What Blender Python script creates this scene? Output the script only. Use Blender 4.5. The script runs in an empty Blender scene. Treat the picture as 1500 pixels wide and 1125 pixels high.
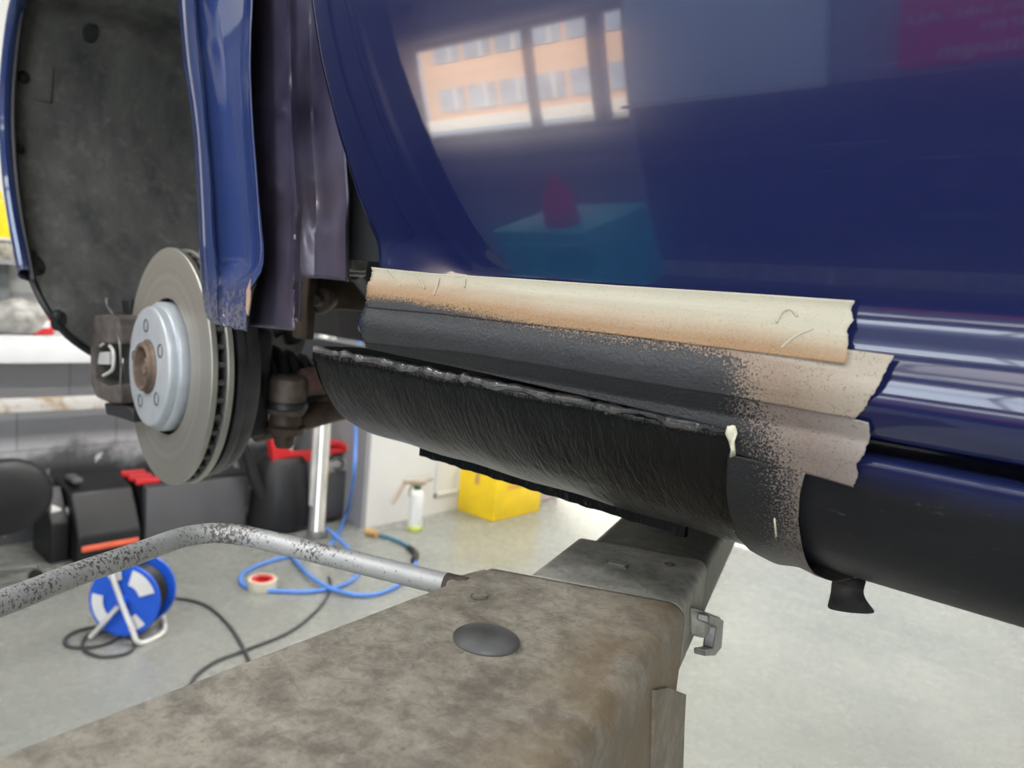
import bpy, bmesh, math, random
import numpy as np
from mathutils import Vector, Matrix
random.seed(7); rng = np.random.RandomState(5)
S = bpy.context.scene
COL = S.collection
# ------------------------------------------------------------------ camera
F = 1101.0; CAMH = 1.5
_a = Vector((-1261, -242, F)).normalized()
_b = Vector((970, -42, F)); _b = (_b - _a * (_a @ _b if False else _a.dot(_b))).normalized()
_g = _a.cross(_b).normalized()
RW = Matrix((-_a, _b, -_g))                       # camera axes (right, down, forward) -> world
cam_d = bpy.data.cameras.new('camera'); cam = bpy.data.objects.new('camera', cam_d); COL.objects.link(cam)
mw = Matrix((RW[0] * 1, RW[1] * 1, RW[2] * 1))
mw = mw @ Matrix(((1, 0, 0), (0, -1, 0), (0, 0, -1)))
m4 = mw.to_4x4(); m4.translation = Vector((0, 0, CAMH)); cam.matrix_world = m4
cam_d.sensor_width = 36; cam_d.lens = F * 36 / 1500; cam_d.clip_start = 0.02; cam_d.clip_end = 200
cam_d.dof.use_dof = True; cam_d.dof.focus_distance = 0.50; cam_d.dof.aperture_fstop = 8.5
S.camera = cam
# ------------------------------------------------------------------ world, sun, exposure
w = bpy.data.worlds.new('world'); S.world = w; w.use_nodes = True
wn = w.node_tree.nodes; wl = w.node_tree.links
bg = wn['Background']; bg.inputs[0].default_value = (0.80, 0.90, 1.0, 1); bg.inputs[1].default_value = 5.5
sun_d = bpy.data.lights.new('sun', 'SUN'); sun_d.energy = 36; sun_d.angle = 0.02; sun_d.color = (1, .93, .82)
sun = bpy.data.objects.new('sun', sun_d); COL.objects.link(sun)
sun.rotation_euler = (math.radians(-50), math.radians(0), math.radians(-20))   # shines towards -Y, onto the building over the road
S.view_settings.view_transform = 'Standard'; S.view_settings.look = 'None'
S.view_settings.exposure = 0.15; S.view_settings.gamma = 1
S.view_settings.use_curve_mapping = False
# large ceiling lights (each is a real fixture, built again as geometry in the lamp builder)
LAMPS = [(-2.2, -1.3, 0), (-2.2, 1.9, 0), (0.9, -1.3, 0), (0.9, 1.9, 0), (-2.2, 5.0, 0), (0.9, 5.0, 0)]
LAMP_W = 62

# ------------------------------------------------------------------ geometry helpers
def ray(px, py): return RW @ Vector((px - 750, py - 562.5, F))
def onX(px, py, v): r = ray(px, py); return Vector((0, 0, CAMH)) + r * (v / r.x)
def onY(px, py, v): r = ray(px, py); return Vector((0, 0, CAMH)) + r * (v / r.y)
def onZ(px, py, v=0.0): r = ray(px, py); return Vector((0, 0, CAMH)) + r * ((v - CAMH) / r.z)
def lerp(a, b, t): return a + (b - a) * t
def interp(x, xs, ys): return float(np.interp(x, xs, ys))
def sm(t): t = max(0, min(1, t)); return t * t * (3 - 2 * t)

class MB:
    def __init__(s): s.bm = bmesh.new()
    def box(s, c, d, rz=0, bev=0, M=None):
        r = bmesh.ops.create_cube(s.bm, size=1)
        vs = r['verts']
        mt = Matrix.Translation(c) @ Matrix.Rotation(rz, 4, 'Z') @ (M if M else Matrix()) @ Matrix.Diagonal((d[0], d[1], d[2], 1))
        bmesh.ops.transform(s.bm, matrix=mt, verts=vs)
        if bev:
            es = list({e for v in vs for e in v.link_edges})
            bmesh.ops.bevel(s.bm, geom=es, offset=bev, segments=3, affect='EDGES', clamp_overlap=True, profile=.5)
        return s
    def tube(s, pts, r, n=12, cap=True, close=False):
        pts = [Vector(p) for p in pts]; m = len(pts)
        rs = r if isinstance(r, (list, tuple)) else [r] * m
        rings = []; up = None
        for i, p in enumerate(pts):
            if close: t = pts[(i + 1) % m] - pts[i - 1]
            else: t = pts[min(i + 1, m - 1)] - pts[max(i - 1, 0)]
            t.normalize()
            if up is None:
                up = t.orthogonal().normalized()
            else:
                up = (up - t * up.dot(t))
                up = up.normalized() if up.length > 1e-6 else t.orthogonal().normalized()
            sd = t.cross(up)
            rings.append([s.bm.verts.new(p + (up * math.cos(2 * math.pi * k / n) + sd * math.sin(2 * math.pi * k / n)) * rs[i]) for k in range(n)])
        L = m if close else m - 1
        for i in range(L):
            A, B = rings[i], rings[(i + 1) % m]
            for k in range(n): s.bm.faces.new((A[k], A[(k + 1) % n], B[(k + 1) % n], B[k]))
        if cap and not close:
            s.bm.faces.new(rings[0][::-1]); s.bm.faces.new(rings[-1])
        return s
    def lathe(s, prof, M=None, n=48, a0=0, a1=2 * math.pi, closed=False):
        # profile of (radius, height) spun about local z
        M = M or Matrix(); full = abs(a1 - a0 - 2 * math.pi) < 1e-6
        cols = n if full else n + 1; rows = []
        for k in range(cols):
            a = a0 + (a1 - a0) * k / n
            rows.append([s.bm.verts.new(M @ Vector((r * math.cos(a), r * math.sin(a), h))) for r, h in prof])
        P = len(prof)
        for k in range(n):
            A, B = rows[k], rows[(k + 1) % cols]
            for j in range(P if closed else P - 1):
                q = [A[j], B[j], B[(j + 1) % P], A[(j + 1) % P]]
                try: s.bm.faces.new(q)
                except ValueError: pass
        return s
    def prism(s, poly, d):
        # polygon of Vectors extruded by vector d
        d = Vector(d); A = [s.bm.verts.new(Vector(p)) for p in poly]; B = [s.bm.verts.new(Vector(p) + d) for p in poly]
        n = len(poly); s.bm.faces.new(A[::-1]); s.bm.faces.new(B)
        for i in range(n): s.bm.faces.new((A[i], A[(i + 1) % n], B[(i + 1) % n], B[i]))
        return s
    def grid(s, G):
        V = [[s.bm.verts.new(p) for p in row] for row in G]
        for i in range(len(V) - 1):
            for j in range(len(V[0]) - 1):
                s.bm.faces.new((V[i][j], V[i][j + 1], V[i + 1][j + 1], V[i + 1][j]))
        return s
    def build(s, name, mat, parent=None, smooth=True, solid=0, bevel=0, flip=False, sub=0, toward=None):
        bmesh.ops.remove_doubles(s.bm, verts=s.bm.verts, dist=1e-6)
        bmesh.ops.dissolve_degenerate(s.bm, edges=s.bm.edges, dist=1e-7)
        if not flip and not solid: bmesh.ops.recalc_face_normals(s.bm, faces=s.bm.faces)
        if solid:                                   # sheet: make the seen side the outside
            acc = sum(f.normal.dot(Vector((0, 0, CAMH)) - f.calc_center_median()) * f.calc_area() for f in s.bm.faces) if not s.bm.normal_update() else 0
            if toward: acc = sum(f.normal.dot(Vector(toward)) * f.calc_area() for f in s.bm.faces)
            if acc < 0: bmesh.ops.reverse_faces(s.bm, faces=s.bm.faces)
        me = bpy.data.meshes.new(name); s.bm.to_mesh(me); s.bm.free()
        if smooth:
            for p in me.polygons: p.use_smooth = True
            me.set_sharp_from_angle(angle=math.radians(38))
        me.materials.append(mat)
        o = bpy.data.objects.new(name, me); COL.objects.link(o)
        if parent: o.parent = parent; o.matrix_parent_inverse = parent.matrix_basis.inverted()
        if solid:
            md = o.modifiers.new('s', 'SOLIDIFY'); md.thickness = solid; md.offset = -1
        if bevel:
            md = o.modifiers.new('b', 'BEVEL'); md.width = bevel; md.segments = 3; md.limit_method = 'ANGLE'
        if sub:
            md = o.modifiers.new('u', 'SUBSURF'); md.levels = sub; md.render_levels = sub
        return o
def smooth_path(pts, k=8, close=False):
    P = [Vector(p) for p in pts]; n = len(P); out = []
    rngi = range(n) if close else range(n - 1)
    for i in rngi:
        if close: p0, p1, p2, p3 = P[i - 1], P[i], P[(i + 1) % n], P[(i + 2) % n]
        else: p0, p1, p2, p3 = P[max(i - 1, 0)], P[i], P[i + 1], P[min(i + 2, n - 1)]
        for j in range(k):
            t = j / k
            out.append(0.5 * ((2 * p1) + (p2 - p0) * t + (2 * p0 - 5 * p1 + 4 * p2 - p3) * t * t + (3 * p1 - p0 - 3 * p2 + p3) * t ** 3))
    if not close: out.append(P[-1])
    return out
def empty(name, loc, label=None, cat=None, group=None):
    o = bpy.data.objects.new(name, None); COL.objects.link(o); o.location = loc; o.empty_display_size = .05
    if label: tag(o, label, cat, group)
    return o
def tag(o, label, cat, group=None, kind=None):
    o['label'] = label; o['category'] = cat
    if group: o['group'] = group
    if kind: o['kind'] = kind
    return o
def struct(o): o['kind'] = 'structure'; return o
def axisM(loc, direction, roll=0):
    q = Vector(direction).normalized().to_track_quat('Z', 'Y')
    return Matrix.Translation(loc) @ q.to_matrix().to_4x4() @ Matrix.Rotation(roll, 4, 'Z')

# ------------------------------------------------------------------ materials
class NT:
    def __init__(s, name):
        s.m = bpy.data.materials.new(name); s.m.use_nodes = True; s.t = s.m.node_tree
        s.n = s.t.nodes; s.l = s.t.links; s.b = s.n['Principled BSDF']
        s.tc = s.n.new('ShaderNodeTexCoord'); s.src = s.tc.outputs['Object']
    def map(s, scale=(1, 1, 1), rot=(0, 0, 0), loc=(0, 0, 0)):
        m = s.n.new('ShaderNodeMapping'); m.inputs['Scale'].default_value = scale; m.inputs['Rotation'].default_value = rot; m.inputs['Location'].default_value = loc
        s.l.new(s.src, m.inputs[0]); return m.outputs[0]
    def noise(s, scale, detail=4, rough=.55, vec=None, dist=0):
        n = s.n.new('ShaderNodeTexNoise'); n.inputs['Scale'].default_value = scale; n.inputs['Detail'].default_value = detail
        n.inputs['Roughness'].default_value = rough; n.inputs['Distortion'].default_value = dist
        s.l.new(vec if vec else s.src, n.inputs['Vector']); return n.outputs['Fac']
    def vor(s, scale, vec=None, out='Distance'):
        n = s.n.new('ShaderNodeTexVoronoi'); n.inputs['Scale'].default_value = scale
        s.l.new(vec if vec else s.src, n.inputs['Vector']); return n.outputs[out]
    def ramp(s, fac, stops, interp='LINEAR'):
        r = s.n.new('ShaderNodeValToRGB'); r.color_ramp.interpolation = interp
        e = r.color_ramp.elements
        while len(e) < len(stops): e.new(.5)
        for el, (p, c) in zip(e, stops):
            el.position = p; el.color = (c, c, c, 1) if isinstance(c, (int, float)) else (*c, 1)
        s.l.new(fac, r.inputs[0]); return r.outputs[0]
    def mix(s, fac, a, b, mode='MIX'):
        m = s.n.new('ShaderNodeMix'); m.data_type = 'RGBA'; m.blend_type = mode
        s._in(m.inputs[0], fac); s._in(m.inputs[6], a, True); s._in(m.inputs[7], b, True); return m.outputs[2]
    def _in(s, sock, v, col=False):
        if hasattr(v, 'is_output'): s.l.new(v, sock)
        elif col: sock.default_value = (*v, 1) if isinstance(v, (tuple, list)) else (v, v, v, 1)
        else: sock.default_value = v
    def math(s, op, a, b=0, clamp=False):
        m = s.n.new('ShaderNodeMath'); m.operation = op; m.use_clamp = clamp; s._in(m.inputs[0], a); s._in(m.inputs[1], b); return m.outputs[0]
    def sep(s, v=None):
        n = s.n.new('ShaderNodeSeparateXYZ'); s.l.new(v if v else s.src, n.inputs[0]); return n.outputs
    def attr(s, name):
        n = s.n.new('ShaderNodeAttribute'); n.attribute_name = name; return n.outputs['Fac']
    def color(s, v): s._in(s.b.inputs['Base Color'], v, True)
    def rough(s, v): s._in(s.b.inputs['Roughness'], v)
    def metal(s, v): s._in(s.b.inputs['Metallic'], v)
    def coat(s, v, r=.03): s._in(s.b.inputs['Coat Weight'], v); s.b.inputs['Coat Roughness'].default_value = r
    def bump(s, h, strength=.3, dist=.002):
        b = s.n.new('ShaderNodeBump'); b.inputs['Strength'].default_value = strength; b.inputs['Distance'].default_value = dist
        s._in(b.inputs['Height'], h)
        old = s.b.inputs['Normal'].links
        if old: s.l.new(old[0].from_socket, b.inputs['Normal'])
        s.l.new(b.outputs[0], s.b.inputs['Normal']); return s
def plain(name, col, rough=.5, metal=0, var=.12, scale=8, bump=0, coat=0):
    t = NT(name); c2 = tuple(max(0, c * (1 - var * 2)) for c in col)
    t.color(t.mix(t.ramp(t.noise(scale), [(.35, 0.), (.65, 1.)]), c2, col)); t.rough(rough); t.metal(metal)
    if bump: t.bump(t.noise(scale * 6), bump, .002)
    if coat: t.coat(coat)
    return t.m
def glow(name, col, strength):
    t = NT(name); t.color(col); t.b.inputs['Emission Color'].default_value = (*col, 1); t.b.inputs['Emission Strength'].default_value = strength; return t.m

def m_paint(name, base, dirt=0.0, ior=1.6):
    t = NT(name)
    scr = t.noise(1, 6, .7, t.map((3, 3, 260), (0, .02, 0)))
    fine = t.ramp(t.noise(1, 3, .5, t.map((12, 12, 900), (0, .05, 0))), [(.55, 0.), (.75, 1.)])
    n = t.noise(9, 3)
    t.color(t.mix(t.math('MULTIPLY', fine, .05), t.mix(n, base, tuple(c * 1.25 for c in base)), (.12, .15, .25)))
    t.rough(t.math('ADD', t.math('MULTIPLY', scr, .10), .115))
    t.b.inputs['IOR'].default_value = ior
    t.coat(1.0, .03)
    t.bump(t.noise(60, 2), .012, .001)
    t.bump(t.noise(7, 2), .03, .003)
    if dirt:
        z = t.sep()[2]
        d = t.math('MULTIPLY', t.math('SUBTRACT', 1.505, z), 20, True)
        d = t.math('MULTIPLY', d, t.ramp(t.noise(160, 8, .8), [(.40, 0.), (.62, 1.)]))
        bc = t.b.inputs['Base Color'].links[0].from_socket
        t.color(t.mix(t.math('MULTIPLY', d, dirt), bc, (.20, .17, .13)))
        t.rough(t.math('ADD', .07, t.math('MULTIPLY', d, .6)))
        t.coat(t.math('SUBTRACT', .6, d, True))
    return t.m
NAVY = (.006, .010, .055)
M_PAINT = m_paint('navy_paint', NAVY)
M_WING = m_paint('lightened_wing_navy', (.026, .044, .14), dirt=.9)  # same navy lightened: bright reflections on the wing put into the base colour

def m_pillar():
    t = NT('dusty_purple_primer')
    n = t.noise(12, 6, .6); z = t.noise(90, 4, .7)
    c = t.mix(t.ramp(n, [(.35, 0.), (.7, 1.)]), (.045, .036, .07), (.12, .11, .17))
    c = t.mix(t.math('MULTIPLY', t.ramp(t.noise(5, 3), [(.45, 0.), (.65, 1.)]), .6), c, (.10, .075, .08))
    s = t.ramp(t.vor(230), [(.05, 1.), (.10, 0.)])
    c = t.mix(t.math('MULTIPLY', t.math('MULTIPLY', s, t.ramp(z, [(.5, 0.), (.6, 1.)])), .6), c, (.45, .4, .33))
    t.color(c); t.rough(.36); t.coat(.35, .12); t.bump(n, .25, .004); t.bump(z, .15, .0006); return t.m
M_PILLAR = m_pillar()
def m_liner():
    t = NT('dusty_black_felt_liner')
    v = t.map((6, 6, 2.2)); n = t.noise(3, 8, .62, v); k = t.noise(45, 6, .7)
    c = t.mix(t.ramp(n, [(.30, 0.), (.72, 1.)]), (.052, .053, .053), (.145, .142, .128))
    c = t.mix(t.math('MULTIPLY', t.ramp(k, [(.52, 0.), (.7, 1.)]), .5), c, (.20, .19, .165))
    t.color(c); t.rough(.85); t.bump(n, .3, .006); t.bump(k, .4, .001); return t.m
M_LINER = m_liner()
M_RUBBER = plain('black_rubber', (.018, .018, .020), .45, bump=.1)
M_DARK = plain('dark_underbody', (.018, .018, .020), .6, bump=.2, scale=20)
def m_rust(name, a, b, rough=.75, metal=.2, sc=30):
    t = NT(name); n = t.noise(sc, 7, .65)
    t.color(t.mix(t.ramp(n, [(.35, 0.), (.65, 1.)]), a, b)); t.rough(rough); t.metal(metal); t.bump(n, .5, .0015); return t.m
M_RUST = m_rust('rusty_hub_steel', (.075, .052, .040), (.23, .16, .115))
M_CAST = m_rust('brown_grey_cast_iron', (.045, .037, .034), (.125, .105, .095))
M_ARMRUST = m_rust('oily_brown_steel', (.022, .016, .012), (.085, .055, .035), .55)
M_BALL = m_rust('dirty_ball_joint', (.05, .038, .03), (.15, .11, .085), .6)
def m_disc():
    t = NT('turned_brake_steel')
    # concentric turning marks from distance to the axis (object origin is the hub centre)
    o = t.sep(); r = t.math('SQRT', t.math('ADD', t.math('MULTIPLY', o[0], o[0]), t.math('MULTIPLY', o[2], o[2])))
    w_ = t.n.new('ShaderNodeTexNoise'); w_.noise_dimensions = '1D'; w_.inputs['Scale'].default_value = 700; t.l.new(r, w_.inputs['W'])
    w2 = t.n.new('ShaderNodeTexNoise'); w2.noise_dimensions = '1D'; w2.inputs['Scale'].default_value = 60; t.l.new(r, w2.inputs['W'])
    c = t.mix(w2.outputs['Fac'], (.30, .29, .25), (.46, .45, .41))
    t.color(c); t.metal(.75); t.rough(t.math('ADD', .36, t.math('MULTIPLY', t.noise(6), .12)))
    t.bump(w_.outputs['Fac'], .25, .0004); t.b.inputs['Anisotropic'].default_value = .5
    return t.m
M_DISC = m_disc()
M_HAT = plain('silver_grey_hat_coating', (.50, .53, .56), .42, .35, .06, 30, .08)
M_VENT = plain('dark_vent_iron', (.10, .10, .10), .6, .5)  # one even dark tone for the cooling vanes
M_CHROME = plain('zinc_clip', (.80, .79, .76), .3, .25)
def m_coat():
    t = NT('fresh_black_undercoat')
    v = t.map((110, 34, 34), (.0, .5, 0))
    n = t.noise(1.7, 3, .55, v, .8); f = t.noise(260, 4, .7)
    t.color((.0040, .0042, .0046)); t.rough(t.math('ADD', .16, t.math('MULTIPLY', f, .14))); t.b.inputs['IOR'].default_value = 1.35
    t.bump(n, .5, .0035); t.bump(f, .35, .00035); return t.m
M_COAT = m_coat()
def m_sillpaint():
    t = NT('scuffed_dark_sill')
    z = t.sep()[2]; up = t.math('MULTIPLY', t.math('SUBTRACT', z, 1.421), 70, True)
    n = t.noise(40, 6, .7, t.map((1, 1, 2))); sp = t.ramp(t.noise(170, 3, .6, t.map((.35, 1, 1.4))), [(.66, 0.), (.74, 1.)])
    base = t.mix(n, (.007, .007, .009), (.018, .018, .020))
    c = t.mix(up, base, (.010, .014, .055))
    c = t.mix(t.math('MULTIPLY', sp, .35), c, (.16, .15, .16))
    t.color(c); t.b.inputs['IOR'].default_value = 1.32; t.rough(t.mix(up, .50, .14)); t.coat(t.math('MULTIPLY', up, .6)); t.bump(n, .15, .001); return t.m
M_SILL = m_sillpaint()
def m_tape(name, light, brown, black=(.034, .036, .040), speck=.5, brownw=1.0):
    t = NT(name)
    v = t.attr('spray')
    n1 = t.noise(25, 5, .6, t.map((.5, 1, 2))); n2 = t.noise(900, 3, .6); st = t.noise(1, 4, .6, t.map((10, 10, 500)))
    vv = t.math('ADD', v, t.math('MULTIPLY', t.math('SUBTRACT', n1, .5), .9))
    vs = t.math('ADD', vv, t.math('MULTIPLY', t.math('SUBTRACT', n2, .5), 5.0 * speck))
    base = t.mix(st, tuple(c * .82 for c in light), light)
    br = t.math('ADD', t.math('MULTIPLY', vv, .75 * brownw), 1.45, True)
    br = t.math('MULTIPLY', br, t.math('ADD', t.math('MULTIPLY', n2, .8), .45), True)
    c = t.mix(t.math('MULTIPLY', br, .9), base, brown)
    k = t.ramp(t.math('ADD', t.math('MULTIPLY', vs, .5), .5), [(.42, 0.), (.60, 1.)])
    sp2 = t.ramp(t.vor(620), [(.22, 1.), (.32, 0.)]); near = t.math('ADD', t.math('MULTIPLY', vv, .14), .95, True)
    k2 = t.math('MULTIPLY', t.math('MULTIPLY', sp2, t.math('MULTIPLY', near, t.ramp(t.noise(150, 3, .6), [(.44, 0.), (.56, 1.)]))), speck)
    c = t.mix(k2, c, (.06, .04, .03)); c = t.mix(k, c, black)
    t.color(c); t.rough(t.mix(k, .55, .36))
    bl = t.noise(330, 5, .7)
    t.bump(t.math('MULTIPLY', k, bl), .7, .0014); t.bump(st, .15, .0003); t.bump(n1, .3, .003); return t.m
M_TAPE1 = m_tape('cream_masking_tape', (.47, .435, .335), (.27, .125, .035), speck=.36)
M_TAPE2 = m_tape('speckled_masking_tape', (.47, .42, .34), (.19, .12, .08), speck=.8, brownw=.5)
M_TAPE3 = m_tape('speckled_silver_tape', (.38, .34, .31), (.13, .09, .07), black=(.013, .014, .016), speck=.95, brownw=.5)
M_TORN = plain('torn_paper_edge', (.72, .68, .52), .8, bump=.4, scale=60)
def m_arm(name, a, b, stain=(.20, .14, .075), k=1):
    t = NT(name)
    n = t.noise(9, 8, .68, None, .4); n2 = t.noise(38, 8, .72); f = t.noise(220, 4, .7)
    c = t.mix(t.ramp(n, [(.34, 0.), (.66, 1.)]), a, b)
    c = t.mix(t.math('MULTIPLY', t.ramp(n2, [(.36, 1.), (.54, 0.)]), .62), c, tuple(x * .42 for x in a))
    c = t.mix(t.math('MULTIPLY', t.ramp(n2, [(.55, 0.), (.72, 1.)]), .30), c, tuple(min(1, x * 1.5) for x in b))
    m3 = t.noise(85, 5, .75, None, .8)
    c = t.mix(t.math('MULTIPLY', t.ramp(m3, [(.40, 1.), (.50, 0.)]), .38), c, tuple(x * .5 for x in a))
    c = t.mix(t.math('MULTIPLY', t.ramp(m3, [(.56, 0.), (.66, 1.)]), .35), c, tuple(min(1, x * 1.35) for x in b))
    at = t.attr('stain')
    c = t.mix(t.math('MULTIPLY', t.math('MULTIPLY', at, t.ramp(t.noise(20, 6, .7), [(.33, 0.), (.6, 1.)])), .8 * k), c, stain)
    c = t.mix(t.math('MULTIPLY', t.ramp(f, [(.62, 0.), (.70, 1.)]), .5), c, (.05, .04, .03))
    t.color(c); t.rough(t.math('ADD', .45, t.math('MULTIPLY', n2, .3))); t.bump(n2, .25, .002); t.bump(f, .25, .0008); return t.m
M_ARM = m_arm('grimy_grey_lift_paint', (.205, .178, .143), (.365, .328, .27))
M_ARM2 = m_arm('lightened_worn_arm_paint', (.36, .34, .29), (.47, .45, .38), k=.7)  # base colour lifted to make up for the car's shade on the middle section
M_ARM3 = m_arm('shaded_grey_arm_paint', (.17, .16, .13), (.25, .235, .20), k=.4)  # darker copy: the sill's shade on the inner section is in the colour
def m_bar():
    t = NT('galvanised_speckled_bar')
    n = t.noise(30, 5, .6); s = t.noise(1, 5, .75, t.map((400, 400, 240)))
    g = t.ramp(t.noise(9, 2, .5), [(.38, 0.), (.60, 1.)])
    c = t.mix(n, (.36, .36, .35), (.52, .52, .51))
    k = t.ramp(t.math('ADD', s, t.math('MULTIPLY', g, .16)), [(.625, 0.), (.665, 1.)])
    c = t.mix(t.math('MULTIPLY', k, .85), c, (.06, .045, .035))
    t.color(c); t.rough(.42); t.metal(.25); t.bump(s, .3, .0006); return t.m
M_BAR = m_bar()
M_PUCK = plain('grey_rubber_cap', (.115, .115, .112), .42, 0, .25, 30, .12)
M_STEEL = plain('worn_steel', (.30, .29, .27), .4, .6, .25, 40, .15)
def m_floor():
    t = NT('sealed_grey_floor')
    n = t.noise(1.1, 5, .6); f = t.noise(12, 6, .7); d = t.noise(.55, 3, .5)
    c = t.mix(t.ramp(n, [(.3, 0.), (.7, 1.)]), (.19, .20, .187), (.285, .29, .262))
    c = t.mix(t.math('MULTIPLY', t.ramp(f, [(.5, 0.), (.75, 1.)]), .25), c, (.25, .25, .235))
    c = t.mix(t.math('MULTIPLY', t.ramp(d, [(.52, 0.), (.62, 1.)]), .35), c, (.22, .21, .20))
    t.color(c); t.rough(t.math('ADD', .20, t.math('MULTIPLY', f, .14))); t.bump(f, .03, .002); t.bump(t.noise(4, 2), .12, .01); return t.m
def m_block():
    t = NT('grey_painted_blockwork')
    mp = t.map((1, 1, 1), (0, 0, 0))
    s = t.sep(); cb = t.n.new('ShaderNodeCombineXYZ'); t.l.new(s[1], cb.inputs[0]); t.l.new(s[2], cb.inputs[1])
    br = t.n.new('ShaderNodeTexBrick'); t.l.new(cb.outputs[0], br.inputs['Vector'])
    br.inputs['Scale'].default_value = 1; br.inputs['Brick Width'].default_value = .48; br.inputs['Row Height'].default_value = .245
    br.inputs['Mortar Size'].default_value = .006; br.inputs['Mortar Smooth'].default_value = .6
    br.inputs['Color1'].default_value = (.42, .415, .43, 1); br.inputs['Color2'].default_value = (.46, .455, .47, 1); br.inputs['Mortar'].default_value = (.28, .28, .285, 1)
    c = br.outputs['Color']
    low = t.math('MULTIPLY', t.math('SUBTRACT', .50, t.math('ADD', s[2], t.math('MULTIPLY', t.math('SUBTRACT', t.noise(2.5, 5, .7), .5), .5))), 9, True)
    c = t.mix(t.math('MULTIPLY', low, .88), c, (.05, .052, .058))
    chips = t.ramp(t.noise(11, 5, .7), [(.63, 0.), (.66, 1.)])
    band = t.math('MULTIPLY', t.math('SUBTRACT', .62, s[2]), 4, True)
    c = t.mix(t.math('MULTIPLY', chips, band), c, (.75, .74, .72))
    t.color(c); t.rough(.6); t.bump(br.outputs['Fac'], -.3, .004); return t.m
M_BLOCK = m_block()
M_WHITEWALL = plain('white_wall_paint', (.66, .655, .63), .6, 0, .04, 2)
M_GREYWALL = plain('mid_grey_wall_paint', (.30, .30, .31), .6, 0, .05, 2)
M_CEIL = plain('pale_ceiling', (.55, .55, .54), .8, 0, .05, 2)
M_FLOOR = m_floor()

# ------------------------------------------------------------------ room
RX0, RX1, RY0, RY1, RZ = -4.34, 5.2, -3.0, 7.4, 3.7
o = struct(MB().box(((RX0 + RX1) / 2, (RY0 + RY1) / 2 - 8, -.05), (RX1 - RX0 + 16, RY1 - RY0 + 18, .1)).build('floor', M_FLOOR, smooth=False))
KX0, KX1, KY0, KY1 = -3.4, 2.4, -2.35, -1.65                 # unseen roof light strip, added for soft highlights on the body ridges
mb = MB()
for x0, x1, y0, y1 in ((RX0 - .3, RX1 + .3, KY1, RY1 + .3), (RX0 - .3, RX1 + .3, RY0 - .3, KY0), (RX0 - .3, KX0, KY0, KY1), (KX1, RX1 + .3, KY0, KY1)):
    mb.box(((x0 + x1) / 2, (y0 + y1) / 2, RZ + .06), (x1 - x0, y1 - y0, .12))
struct(mb.build('ceiling', M_CEIL, smooth=False))
mb = MB()
for k in range(7): mb.box((lerp(KX0, KX1, k / 6), (KY0 + KY1) / 2, RZ + .06), (.04, KY1 - KY0, .06))
struct(mb.build('added_rooflight', M_WHITEWALL, smooth=False))  # glazing bars of the added roof light
struct(MB().box((RX0 - .1, (RY0 + 2.83) / 2, .65), (.2, 2.83 - RY0, 1.3)).build('wall_back', M_BLOCK, smooth=False))
struct(MB().box((RX0 - .1, (RY0 + 2.83) / 2, 1.3 + (RZ - 1.3) / 2), (.2, 2.83 - RY0, RZ - 1.3)).build('wall_back_upper', M_WHITEWALL, smooth=False))
# the white pier that stands forward of the block wall, its left return grey
mb = MB().box(((-3.57 + RX0) / 2 - .05, (2.86 + RY1) / 2, RZ / 2), (-3.57 - RX0 + .1, RY1 - 2.86, RZ))
struct(mb.build('wall_left', M_WHITEWALL, smooth=False))
struct(MB().box(((-3.575 + RX0) / 2, 2.845, RZ / 2), (-3.575 - RX0, .03, RZ)).build('wall_return', M_GREYWALL, smooth=False))
for i, (y0, y1) in enumerate([(3.42, 3.66), (3.70, 4.6)]):      # shallow panel mouldings on the white wall
    mm = MB()
    for a, b_, c_, d_ in ((y0, y0 + .02, .12, 1.2), (y1 - .02, y1, .12, 1.2), (y0, y1, .12, .14), (y0, y1, 1.18, 1.2)):
        mm.box((-3.566, (a + b_) / 2, (c_ + d_) / 2), (.012, b_ - a, d_ - c_))
    struct(mm.build('trim_%d' % (i + 1), M_WHITEWALL, smooth=False))
struct(MB().box((RX1 + .1, (RY0 + RY1) / 2, RZ / 2), (.2, RY1 - RY0, RZ)).build('wall_right', M_WHITEWALL, smooth=False))
# street side wall (y = RY0) with a wide opening the door paint mirrors
OX0, OX1, OZ0, OZ1 = -4.30, -2.45, 1.2, 2.06
mb = MB(); th = .2
def wallseg(mb, x0, x1, z0, z1, y=RY0): mb.box(((x0 + x1) / 2, y - th / 2, (z0 + z1) / 2), (x1 - x0, th, z1 - z0))
wallseg(mb, RX0 - .2, OX0, 0, RZ); wallseg(mb, OX0, OX1, 0, OZ0); wallseg(mb, OX0, OX1, OZ1, RZ)
wallseg(mb, OX1, .75, 0, RZ); wallseg(mb, .75, 4.3, 2.9, RZ); wallseg(mb, 4.3, RX1, 0, RZ)  # unseen gate gap on the right, added to let low daylight reach the arm
struct(mb.build('wall_front', plain('blue_grey_wall', (.30, .31, .34), .55, 0, .05, 2), smooth=False))
struct(MB().box((-1.87, RY0 + .03, 2.3), (1.04, .06, 1.9)).build('door_1', plain('pale_roller_door', (.55, .70, .90), .5, 0, .04, 2), smooth=False))
struct(MB().box(((-2.40 + .74) / 2, RY0 + .01, .66), (3.14, .03, 1.32)).build('trim_7', plain('dark_dado_paint', (.07, .075, .09), .5), smooth=False))
struct(MB().box((-1.90, RY0 + .035, 1.33), (1.10, .07, .03)).build('trim_6', M_WHITEWALL, smooth=False))
mb = MB()
mb.box(((-2.66), RY0 - .06, (OZ0 + OZ1) / 2), (.09, .06, OZ1 - OZ0)); mb.box((-3.16, RY0 - .06, (OZ0 + OZ1) / 2), (.05, .05, OZ1 - OZ0))
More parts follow.
